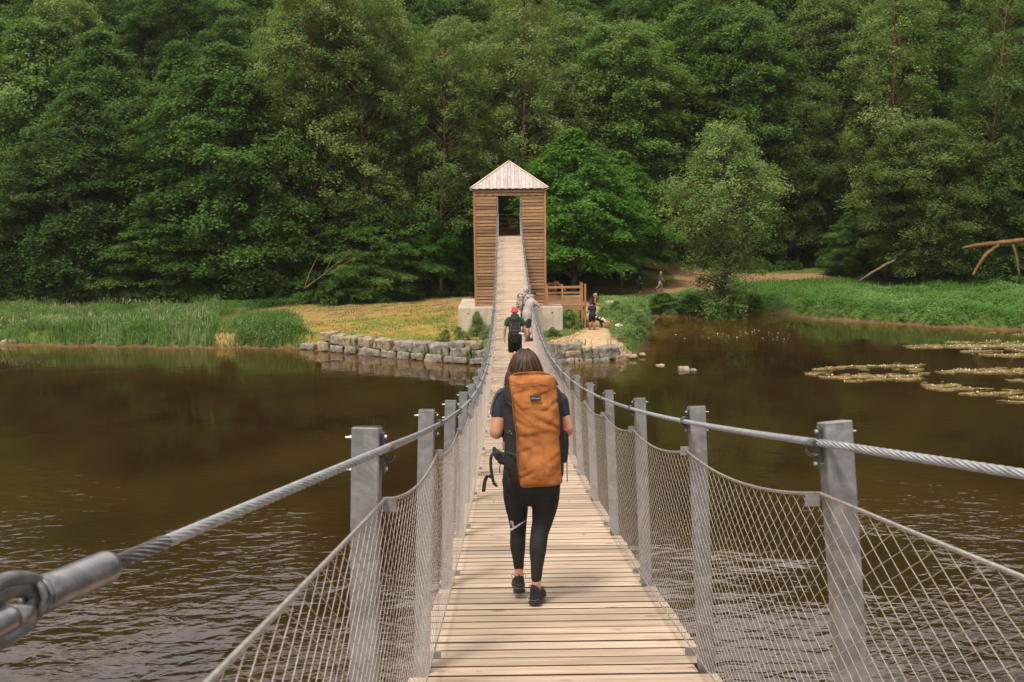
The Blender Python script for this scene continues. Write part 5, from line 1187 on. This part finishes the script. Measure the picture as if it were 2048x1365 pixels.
r, J, s = person('person with fair hair, grey shirt and pale shorts striding on the dirt path', g, -1.25, 1.78,
    dict(pel=(0, 0, .93), che=(0, .06, 1.28), nek=(0, .10, 1.44), hed=(0, .14, 1.6), shL=(-.18, .08, 1.39), shR=(.18, .08, 1.39), knL=(-.09, .26, .55), anL=(-.08, .26, .09), knR=(.09, -.12, .5), anR=(.09, -.48, .2), toR=(.05, 1, -.5), elL=(-.22, .0, 1.15), wrL=(-.2, .16, .95), elR=(.23, .1, 1.13), wrR=(.2, .3, 1.0), hdL=(0, .4, -1), hdR=(0, .6, -.8)),
    dict(shirt=('grey_cloth', .6, .02), shorts=('beige', .8), shoes='boot', socks='sock'), hair=('hair_bl', 'short'), skin='skin2', vox=.014)
# --- dog
g = onground(1199, 655); dg = empty('dog', g, 'black and white dog standing on the sandy spit beside the hiker in navy', 'dog', rz=.5)
s = 1.1
def dv(x, y, z): return vec(x, y, z)*s
bp_ = [sec([dv(0, -.33, .47), dv(0, -.15, .46), dv(0, .1, .44), dv(0, .27, .46)], [(.08*s, .10*s), (.085*s, .11*s), (.10*s, .145*s), (.085*s, .13*s)], 16, 4),
       sec([dv(0, .28, .50), dv(0, .38, .60), dv(0, .44, .66)], [.075*s, .062*s, .06*s], 12, 3), sec([dv(0, .42, .68), dv(0, .50, .67), dv(0, .60, .63)], [.068*s, .052*s, .028*s], 12, 3), sec([dv(0, -.34, .50), dv(0, -.48, .46), dv(0, -.58, .36)], [.03*s, .04*s, .015*s], 8, 3)]
for q in (-1, 1):
    bp_.append(sec([dv(q*.07, .22, .40), dv(q*.075, .20, .22), dv(q*.075, .22, .10), dv(q*.075, .245, .02)], [.05*s, .028*s, .022*s, .028*s], 10, 3))
    bp_.append(sec([dv(q*.07, -.26, .42), dv(q*.08, -.20, .28), dv(q*.08, -.34, .16), dv(q*.08, -.31, .05), dv(q*.08, -.28, .02)], [.065*s, .045*s, .024*s, .02*s, .027*s], 10, 3))
    bp_.append(sec([dv(q*.045, .42, .74), dv(q*.06, .41, .80)], [.024*s, .008*s], 8, 2))
m = NT('dog_coat'); v = m.coord(); n = m.noise(v, 3.2, 2); m.base(m.ramp(m.math('ADD', n, 0.), [(.50, (.015, .013, .012)), (.54, (.72, .66, .60))])); m.bump(m.noise(v, 60, 3), .5, .01); M['dog'] = m.set(.8, 0, .2)
blobmesh('body', bp_, M['dog'], dg, .012, 2)
mb = MB()
for q in (-1, 1): mb.put(*ell(dv(q*.035, .475, .705), (.01, .01, .01), None, 8, 6))
mb.put(*ell(dv(0, .615, .635), (.016, .014, .014), None, 8, 6)); mb.add('eyes_and_nose', M['black_c'], dg, True)
# ================================================================== the walker with the orange pack
Yw = 6.575; O = A(1058, 1200, Yw); O = vec(O[0], Yw, zd(Yw))
def W(px_, py_, dy=0.): return A(px_, py_, Yw+dy)-O
w_ = empty('person', O, 'person with long brown hair, dark T-shirt and black leggings, nearest on the bridge', 'person')
# body (skin): head, neck, arms, hands, ankles; the rest lies under clothes
hc = W(1050, 738, .10)
parts = [sec([W(1050, 800, .12), W(1050, 770, .11), W(1050, 752, .10)], [.062, .050, .052], 14, 4), ell(hc+vec(0, .0, .02), (.074, .094, .10)), sec([hc+vec(0, .03, -.02), hc+vec(0, .055, -.095)], [(.06, .055), (.034, .034)], 12, 3),
         sec([hc+vec(0, .08, .015), hc+vec(0, .112, -.03)], [.009, .014], 8, 2), ell(hc+vec(0, .088, -.06), (.024, .012, .010))]
for q in (-1, 1): parts.append(ell(hc+vec(q*.076, -.003, -.005), (.011, .02, .03)))
tor = [(W(1062, 958, .07), (.135, .095)), (W(1062, 945, .06), (.182, .130)), (W(1062, 905, .07), (.160, .112)), (W(1061, 872, .09), (.132, .095)), (W(1060, 838, .10), (.145, .105)), (W(1060, 808, .11), (.160, .105)), (W(1060, 788, .11), (.150, .085)), (W(1055, 775, .11), (.085, .065))]
parts.append(sec([a for a, _ in tor], [(x-.008, y-.008) for _, (x, y) in tor], 20, 3))
shL, shR = W(1006, 793, .10), W(1115, 795, .10); elL, elR = W(993, 868, .03), W(1133, 863, .02); wrL, wrR = W(1014, 812, .27), W(1108, 812, .27)
for sh_, el_, wr_, sg in ((shL, elL, wrL, -1), (shR, elR, wrR, 1)):
    parts.append(sec([sh_, sh_*.45+el_*.55, el_, el_*.6+wr_*.4, wr_], [.054, .052, .046, .040, .027], 14, 5, (0, 1, .01)))
    d = vec(-sg*.35, .15, .9); parts += hand(wr_, d, vec(-sg*.4, -1, 0), sg, .95, .75)
# legs
LG_ = [W(1035, 962, .07), W(1033, 1005, .10), W(1036, 1042, .15), W(1036, 1066, .17), W(1035.5, 1092, .17), W(1037, 1120, .17), W(1038, 1138, .18)]
LGr = [.106, .084, .063, .056, .054, .040, .036]
RG_ = [W(1090, 962, .06), W(1090, 1005, .06), W(1084, 1045, .05), W(1079, 1068, .03), W(1076, 1095, .00), W(1074, 1130, -.02), W(1072.5, 1156, -.03)]
RGr = [.108, .092, .070, .061, .059, .045, .036]
LG_[6] = W(1038, 1134, .18)
for P_, r_ in ((LG_, LGr), (RG_, RGr)): parts.append(sec(P_[:-1]+[P_[-1]-vec(0, 0, .07)], [x-.008 for x in r_[:-1]]+[.031], 14, 4))
body = blobmesh('body', parts, M['skin'], w_, .0075, 3)
for q in (-1, 1): V, Fc = ell(hc+vec(q*.031, .092, .012), (.011, .007, .008), None, 8, 6); add('eye', mesh('eye', V, Fc, M['black_c'], True), body)
legs = [sec(LG_, LGr, 20, 5), sec(RG_, RGr, 20, 5), sec([W(1062, 988, .08), W(1062, 955, .05), W(1062, 915, .07)], [(.12, .09), (.192, .140), (.160, .115)], 20, 4), ell(W(1038, 966, -.01), (.085, .08, .09)), ell(W(1086, 966, -.01), (.085, .08, .09))]
lg = blobmesh('leggings', legs, M['leg_black'], w_, .007, 4, .005, wscale=14)
# printed swoosh and letters on the left calf, following the leg
def on_leg(px_, py_):
    K = spline(np.hstack([LG_, np.array(LGr)[:, None]]), 8)
    pxs, pys = proj(K[:, :3]+O); i = int(np.argmin(abs(pys-py_))); c = K[i]; q = W(px_, py_, .17)
    dx = np.clip((q[0]-c[0])/c[3], -.97, .97); return vec(c[0]+dx*c[3]*1.0, c[1]-math.sqrt(1-dx*dx)*c[3]-.004, q[2])
def print_strip(name, top, bot, n=16):
    T_ = spline(top, n); B_ = spline(bot, n); m_ = min(len(T_), len(B_)); V = []; 
    for a, b2 in zip(T_[:m_], B_[:m_]):
        for t in (0, .5, 1): V.append(on_leg(*(a*(1-t)+b2*t)))
    Fc = [(3*i+k, 3*i+3+k, 3*i+4+k, 3*i+1+k) for i in range(m_-1) for k in range(2)]
    o = add(name, mesh(name, V, Fc, M['white_print'], True), lg); sm = o.modifiers.new('t', 'SOLIDIFY'); sm.thickness = .002; return o
print_strip('printed_swoosh', [(1018.3, 1057), (1026, 1050), (1037, 1041), (1050.5, 1034)], [(1018.2, 1064), (1025, 1056.5), (1036, 1046), (1050.6, 1034.4)])
mbp = MB()
def letter(strokes, ox, oy, sc):   # strokes in a unit box, written along the leg
    for (a, b2) in strokes:
        pa = on_leg(ox+a[0]*sc, oy+a[1]*sc); pb = on_leg(ox+b2[0]*sc, oy+b2[1]*sc); mbp.tube([pa, pb], .0026, 5)
for (st_, ox, oy) in (([((0, 4), (0, 0)), ((0, 0), (4, 4)), ((4, 4), (4, 0))], 1021.5, 1035.3), ([((2, 0), (2, 4))], 1019.2, 1040.5), ([((0, 0), (0, 4)), ((4, 0), (0, 2)), ((0, 2), (4, 4))], 1023.4, 1039.8), ([((0, 0), (4, 0)), ((0, 0), (0, 4)), ((0, 2), (3, 2)), ((0, 4), (4, 4))], 1024.4, 1044.0)):
    letter(st_, ox, oy, 1.0)
mbp.add('printed_letters', M['white_print'], lg)
# T-shirt
sh = [sec([a for a, _ in tor[1:]], [(x+.010, y+.010) for _, (x, y) in tor[1:]], 22, 4)]
for sh_, el_ in ((shL, elL), (shR, elR)): e = sh_*.50+el_*.50; sh.append(sec([sh_*.80+W(1058, 784, .11)*.20, sh_*.7+e*.3, e], [.066, .066, .058], 16, 5, (0, 1, .01)))
ts = blobmesh('t_shirt', sh, M['tee_navy'], w_, .008, 3, .012, wscale=8)
# pale dotted braid down the left sleeve
mb = MB(); K = spline([W(1003, 777, .06), W(993, 790, .06), W(986, 808, .055), W(983.5, 826, .05)], 10)
for i, p_ in enumerate(K):
    if i % 2 == 0: mb.box(p_-vec(.006, .018, 0), (.006, .004, .006))
mb.add('sleeve_braid', M['sock'], ts)
# hair: strands over a base shell
hb = [ell(hc+vec(0, -.02, .035), (.096, .108, .100)), sec([hc+vec(0, -.02, .03), hc+vec(.0, -.05, -.06), W(1046, 765, -.02), W(1045, 790, -.0)], [(.094, .10), (.106, .085), (.108, .06), (.09, .04)], 22, 5),
      sec([hc+vec(-.07, -.03, -.02), W(1022, 758, .03), W(1012, 782, .045)], [.05, .045, .014], 12, 4)]
hr = blobmesh('hair', hb, M['hair_br'], w_, .008, 3)
rn = np.random.RandomState(8); mb = MB()
for k in range(600):
    a = rn.uniform(math.pi*.97, math.pi*2.03); x0 = math.cos(a)*.02; y0 = math.sin(a)*.03; tp = hc+vec(x0, -.01+y0, .136)
    ex = math.cos(a); ey = math.sin(a); j = rn.normal(0, .003)
    wv_ = rn.uniform(0, 6.28); tp = tp+vec(rn.normal(0, .004), 0, rn.normal(0, .003))
    pts = [tp, hc+vec(ex*.066, -.02+ey*.078, .105), hc+vec(ex*.099+j, -.022+ey*.111, .035), hc+vec(ex*.108+j*2, -.03+ey*.108, -.04), hc+vec(ex*.114+rn.normal(0, .006), -.045+ey*.092, -.105), hc+vec(ex*.108+rn.normal(0, .009), -.05+ey*.072, -.17-rn.uniform(0, .03))]
    K = spline(pts, 4); fr_ = np.linspace(0, 1, len(K)); K[:, 0] += .007*fr_*np.sin(fr_*9+wv_); K[:, 1] -= .008*fr_*abs(np.cos(fr_*7+wv_)); rr = np.interp(np.arange(len(K)), [0, 4, len(K)-4, len(K)-1], [.0012, .0024, .002, .0005]); V, Fc = tube(K, rr, 4, False); mb.put(V, Fc, rn.uniform())
for k in range(110):
    sg = -1 if k < 75 else 1; e_ = W(1012+rn.normal(0, 2.5), 776+rn.normal(0, 6), -.03) if sg < 0 else W(1100+rn.normal(0, 4), 757+rn.normal(0, 4), -.02)
    pts = [hc+vec(sg*.03, -.02, .13), hc+vec(sg*.092+rn.normal(0, .004), -.03, .05), hc+vec(sg*.112+rn.normal(0, .006), -.04, -.03), (hc+vec(sg*.11, -.05, -.05))*.4+e_*.6+vec(rn.normal(0, .006), 0, 0), e_]
    K = spline(pts, 5); V, Fc = tube(K, np.interp(np.arange(len(K)), [0, 5, len(K)-1], [.001, .0022, .0006]), 4, False); mb.put(V, Fc, rn.uniform(.2, 1))
m = NT('hair_strands'); at_ = m.attr('rnd'); m.base(m.ramp(at_, [(0, (.014, .007, .005)), (.6, (.050, .024, .016)), (1, (.15, .078, .052))])); M['strand'] = m.set(.45, 0, .28)
mb.add('hair_strand', M['strand'], hr, True)
# shoes
for nm, c, yaw_, lift, pit in (('L', W(1038, 1168, .20), -.03, .035, .0), ('R', W(1071, 1190, -.02), .22, 0, 0)):
    z0 = (zd(Yw+c[1]+.02)-O[2])+.012+lift; c = vec(c[0], c[1], z0); t = vec(math.sin(yaw_), math.cos(yaw_), -.10); t /= np.linalg.norm(t); u = vec(0, 0, 1); sl_ = np.cross(t, u)
    P_ = [c-t*.035+u*.050, c+t*.05+u*.052, c+t*.14+u*.040, c+t*.205+u*.032]
    up = [sec(P_, [(.036, .040), (.040, .042), (.046, .030), (.034, .022)], 16, 4), sec([c-t*.020+u*.06, c-t*.018+u*.115], [(.036, .044), (.033, .040)], 16, 3), sec([c-t*.058+u*.09, c-t*.062+u*.142], [(.012, .007), (.008, .005)], 8, 2)]
    so_ = blobmesh('shoe', up, M['shoe'], w_, .006, 2)
    V, Fc = sec([c-t*.045+u*.018, c+t*.04+u*.018, c+t*.14+u*.016, c+t*.215+u*.016], [(.044, .020), (.041, .018), (.050, .016), (.034, .013)], 18, 4); add('sole', mesh('sole', V, Fc, M['rubber'], True), so_)
    mb = MB(); mb.tube([c-t*(.052+.022*math.cos(a))+sl_*.040*math.sin(a)*-1+u*(.060-.018*math.cos(a)) for a in np.linspace(-1.2, 1.2, 12)], .0032, 6)
    mb.tube([c-t*(.066)+sl_*x+u*(.030) for x in (-.025, 0, .025)], .004, 6); mb.add('heel_trim', M['clamp'], so_, True)
    mb = MB()
    for q in (-1, 1): mb.tube(spline([c+t*.045+sl_*q*.03+u*.105, c+t*.04+sl_*q*.042+u*.118, c+t*.035+sl_*q*.050+u*.108, c+t*.04+sl_*q*.045+u*.092], 4), .002, 5)
    mb.add('lace', M['black_c'], so_, True)
# --- the pack
pk = empty('backpack', O, 'tall orange and black travel backpack with small dark label on the nearest walker', 'backpack')
def prof(rows, dmid, mt, name, wr, seed=0, n=40, expo=3.0, voxel=None):
    # rows: (py, px left, px right, depth half); built as a soft superelliptic column
    K = spline([(y, a, b2, d) for y, a, b2, d in rows], 9 if wr > .02 else 5); V = []
    for y, a, b2, d in K:
        p0 = W(a, y, dmid); p1 = W(b2, y, dmid); cx_ = (p0+p1)/2; hw_ = (p1[0]-p0[0])/2
        for j in range(n):
            t = 2*math.pi*j/n; c_, s_ = math.cos(t), math.sin(t); ex = 2/expo
            V.append(vec(cx_[0]+hw_*abs(c_)**ex*np.sign(c_), cx_[1]+d*abs(s_)**ex*np.sign(s_), cx_[2]))
    m_ = len(K); V = np.array(V)
    if wr:
        for i, p_ in enumerate(V):
            q = Vector((p_[0]*3.2+seed, p_[1]*2, p_[2]*6.5-p_[0]*4)); n1_ = mnoise.noise(q); r2 = 1-abs(mnoise.noise(Vector((p_[0]*5+3, p_[1]*3, p_[2]*14+p_[0]*7))))*2.2
            V[i, 1] -= wr*(n1_+.40*r2); V[i, 0] += wr*.5*n1_
    if wr > .02:        # pulled creases running in from the seams
        for x0, y0, x1, y1, am in ((1024, 798, 1052, 828, .011), (1024, 836, 1058, 852, .012), (1118, 798, 1082, 822, .011), (1120, 856, 1078, 836, .012), (1030, 872, 1068, 862, .010), (1033, 905, 1078, 884, .009), (1036, 956, 1074, 932, .011), (1122, 902, 1092, 922, .010), (1050, 815, 1095, 818, .007), (1060, 868, 1104, 860, .007), (1070, 790, 1112, 778, .007), (1028, 786, 1058, 776, .007)):
            a_ = W(x0, y0, dmid); b_ = W(x1, y1, dmid); dx = b_-a_; L2 = dx[0]**2+dx[2]**2
            t = np.clip(((V[:, 0]-a_[0])*dx[0]+(V[:, 2]-a_[2])*dx[2])/L2, 0, 1); dd = np.hypot(V[:, 0]-a_[0]-t*dx[0], V[:, 2]-a_[2]-t*dx[2]); sg = (V[:, 2]-a_[2]-t*dx[2])
            V[:, 1] += am*(1-t*.6)*(np.exp(-(dd/.010)**2)-.7*np.exp(-((sg-.022)/.013)**2)*np.exp(-(dd/.05)**2))
    Fc = [(i*n+j, (i+1)*n+j, (i+1)*n+(j+1) % n, i*n+(j+1) % n) for i in range(m_-1) for j in range(n)]+[tuple(range(n)), tuple(range((m_-1)*n, m_*n))[::-1]]
    o = add(name, mesh(name, V, Fc, M[mt], True), pk); return o
prof([(768, 1012, 1110, .05), (790, 1006, 1122, .085), (830, 1007, 1126, .095), (870, 1008, 1127, .10), (910, 1009, 1128, .10), (945, 1014, 1127, .095), (966, 1030, 1122, .07)], -.08, 'black_fab', 'side_panel', .012, 3)
prof([(748, 1034, 1092, .015), (752, 1022, 1106, .04), (762, 1018.5, 1113, .06), (780, 1020, 1115.5, .075), (805, 1023, 1116, .088), (835, 1027, 1119, .095), (870, 1032, 1120, .10), (905, 1033.5, 1120, .105), (940, 1034.5, 1122, .10), (958, 1036, 1123.5, .09), (967, 1038, 1116, .07), (973, 1041, 1075, .03)], -.13, 'orange_fab', 'main_panel', .021, 0, 90, 2.5)
mb = MB(); K = spline([W(1015, 778, -.08), W(1016.5, 762, -.10), W(1024, 752, -.13), W(1036, 747.5, -.15), W(1050, 746.5, -.155), W(1075, 745.5, -.155), W(1094, 748.5, -.15), W(1107, 757, -.13), W(1115, 770, -.10)], 5)
mb.tube(K, .0075, 8); mb.tube(spline([W(1023.5, 782, -.195), W(1027, 830, -.205), W(1033, 870, -.22), W(1035, 930, -.215), W(1040, 968, -.18)], 5), .0035, 6); mb.add('rim_piping', M['orange_dark'], pk, True)
for (pts_, nm_) in (([W(1010, 806, -.115), W(1018, 808, -.17), W(1024, 812, -.20)], 'compression_strap'), ([W(1010, 905, -.12), W(1022, 908, -.185), W(1034, 912, -.215)], 'compression_strap')):
    K = spline(pts_, 5); V, Fc = tube(K, [[.009, .0022]]*len(K), 8, True, ref=vec(0, 0, 1)); add(nm_, mesh(nm_, V, Fc, M['grey_pack'], True), pk)
mb = MB(); mb.tube(spline([W(1034, 930, -.222), W(1060, 938, -.228), W(1090, 936, -.228), W(1121, 928, -.19)], 6), .0022, 5); mb.tube(spline([W(1024, 772, -.20), W(1045, 769, -.215), W(1075, 768, -.215), W(1108, 774, -.19)], 6), .0022, 5); mb.add('seam', M['orange_dark'], pk, True)
blobmesh('corner_guard', [sec([W(1114, 952, -.175), W(1121, 945, -.165), W(1123, 930, -.15)], [(.018, .012), (.016, .012), (.008, .008)], 10, 3)], M['black_fab'], pk, .006, 2)
# label
c_ = W(1071, 797, -.232); mb = MB(); mb.box(c_, (.034, .003, .0175), Matrix.Rotation(-.06, 3, 'Y'), 0, .002); pl = mb.add('label_patch', M['grey_pack'], pk)
fc_ = bpy.data.curves.new('t', 'FONT'); fc_.body = 'FORCLAZ'; fc_.size = .0125; fc_.extrude = .0005; fc_.align_x = 'CENTER'; fc_.align_y = 'CENTER'
to = bpy.data.objects.new('t', fc_); C.objects.link(to); bpy.context.view_layer.update(); me_ = bpy.data.meshes.new_from_object(to.evaluated_get(bpy.context.evaluated_depsgraph_get())); bpy.data.objects.remove(to)
me_.materials.clear(); me_.materials.append(M['white_print']); add('label_lettering', me_, pl, tuple(c_+vec(0, -.0042, 0)), (math.pi/2, -.06*0, 0))
# right side pocket with red bottle, left hip belt, hanging straps
blobmesh('side_pocket', [sec([W(1127, 918, -.04), W(1127, 890, -.04), W(1126, 866, -.04)], [(.030, .06), (.036, .065), (.034, .06)], 14, 4)], M['black_fab'], pk, .007, 2, .008)
bt = MB(); bt.tube(spline([list(W(1127, 880, -.05))+[.030], list(W(1128, 866, -.05))+[.030], list(W(1129, 861, -.05))+[.022], list(W(1129.5, 856, -.05))+[.018]], 4)[:, :3], np.interp(np.arange(13), [0, 4, 8, 12], [.03, .03, .024, .017]), 14); bo_ = bt.add('water_bottle', M['red_plastic'], None, True); bo_.location = O.tolist(); tag(bo_, 'red bottle poking out of the right side pocket of the orange pack', 'bottle')
blobmesh('hip_belt', [sec([W(1018, 912, .0), W(1003, 915, .02), W(991, 905, .05), W(988, 898, .10)], [(.030, .022), (.040, .020), (.032, .018), (.02, .012)], 14, 4, (0, 0, 1)), sec([W(1015, 925, 0), W(1000, 920, .02)], [(.03, .02), (.03, .018)], 12, 3, (0, 0, 1))], M['black_fab'], pk, .006, 2, .006)
def ribbon(pts, wd, name='webbing_strap', th=.0016, mt='black_fab', ref=(1, 0, .0)):
    K = spline(pts, 6); V, Fc = tube(K, [[wd/2, th]]*len(K), 8, True, ref=vec(*ref)); return add(name, mesh(name, V, Fc, M[mt], True), pk)
ribbon([W(1000, 903, .0), W(990, 905, -.02), W(983, 912, -.03), W(981.5, 930, -.03), W(984, 950, -.03), W(987, 965, -.03)], .020)
ribbon([W(984, 955, -.03), W(976, 952, -.03), W(970, 962, -.02), W(967, 984, -.02)], .024)
mb = MB(); c_ = W(989, 968, -.035); Rm = Matrix.Rotation(.5, 3, 'Y'); mb.box(c_, (.013, .005, .011), Rm, 0, .003); mb.box(c_+vec(.012, 0, -.014), (.008, .004, .008), Rm, 0, .002); mb.box(c_-vec(.008, 0, -.014), (.012, .005, .003), Rm, 0, .001); mb.add('buckle', M['rubber'], pk)
mb = MB()
for pts in ([W(1009, 868, .0), W(1006, 885, -.0), W(1007, 900, .0)], [W(1001, 928, .0), W(999, 938, 0), W(1000, 947, 0)], [W(1134, 918, -.04), W(1134, 940, -.04), W(1134.5, 964, -.04)], [W(1011, 780, -.07), W(1013, 800, -.10), W(1011, 830, -.11), W(1013, 850, -.12)]): mb.tube(spline(pts, 4), .003, 6)
mb.add('cord', M['black_fab'], pk, True)
ribbon([W(1010, 800, .04), W(1007, 835, .06), W(1006, 868, .04), W(1012, 885, .0)], .04, 'shoulder_strap', .006, ref=(.5, 1, 0)); ribbon([W(1119, 800, .04), W(1123, 835, .06), W(1123, 860, .04), W(1118, 885, .0)], .04, 'shoulder_strap', .006, ref=(.5, 1, 0))
mb = MB(); mb.tube([W(1013, 858, -.14), W(1019, 862, -.16), W(1024, 868, -.17), W(1015, 866, -.15), W(1013, 858, -.14)], .0022, 5); mb.add('pull_tab', M['galv'], pk)
# ================================================================== thin air volume, added to lift the far dark tones
hz = mesh('added_haze', [(x, y, z) for x in (-170, 170) for y in (-70, 440) for z in (-2.5, 130)], [(0, 1, 3, 2), (4, 6, 7, 5), (0, 4, 5, 1), (2, 3, 7, 6), (0, 2, 6, 4), (1, 5, 7, 3)])
mh = bpy.data.materials.new('pale_air'); mh.use_nodes = True; mh.node_tree.nodes.clear()
pv = mh.node_tree.nodes.new('ShaderNodeVolumePrincipled'); mo = mh.node_tree.nodes.new('ShaderNodeOutputMaterial'); mh.node_tree.links.new(pv.outputs[0], mo.inputs['Volume'])
pv.inputs['Color'].default_value = (.93, .95, .93, 1); pv.inputs['Density'].default_value = .00012; pv.inputs['Anisotropy'].default_value = .2
hz.materials.append(mh); tag(add('added_haze', hz), 'thin pale air volume added over the valley to lift dark tones', 'added_haze', kind='stuff')
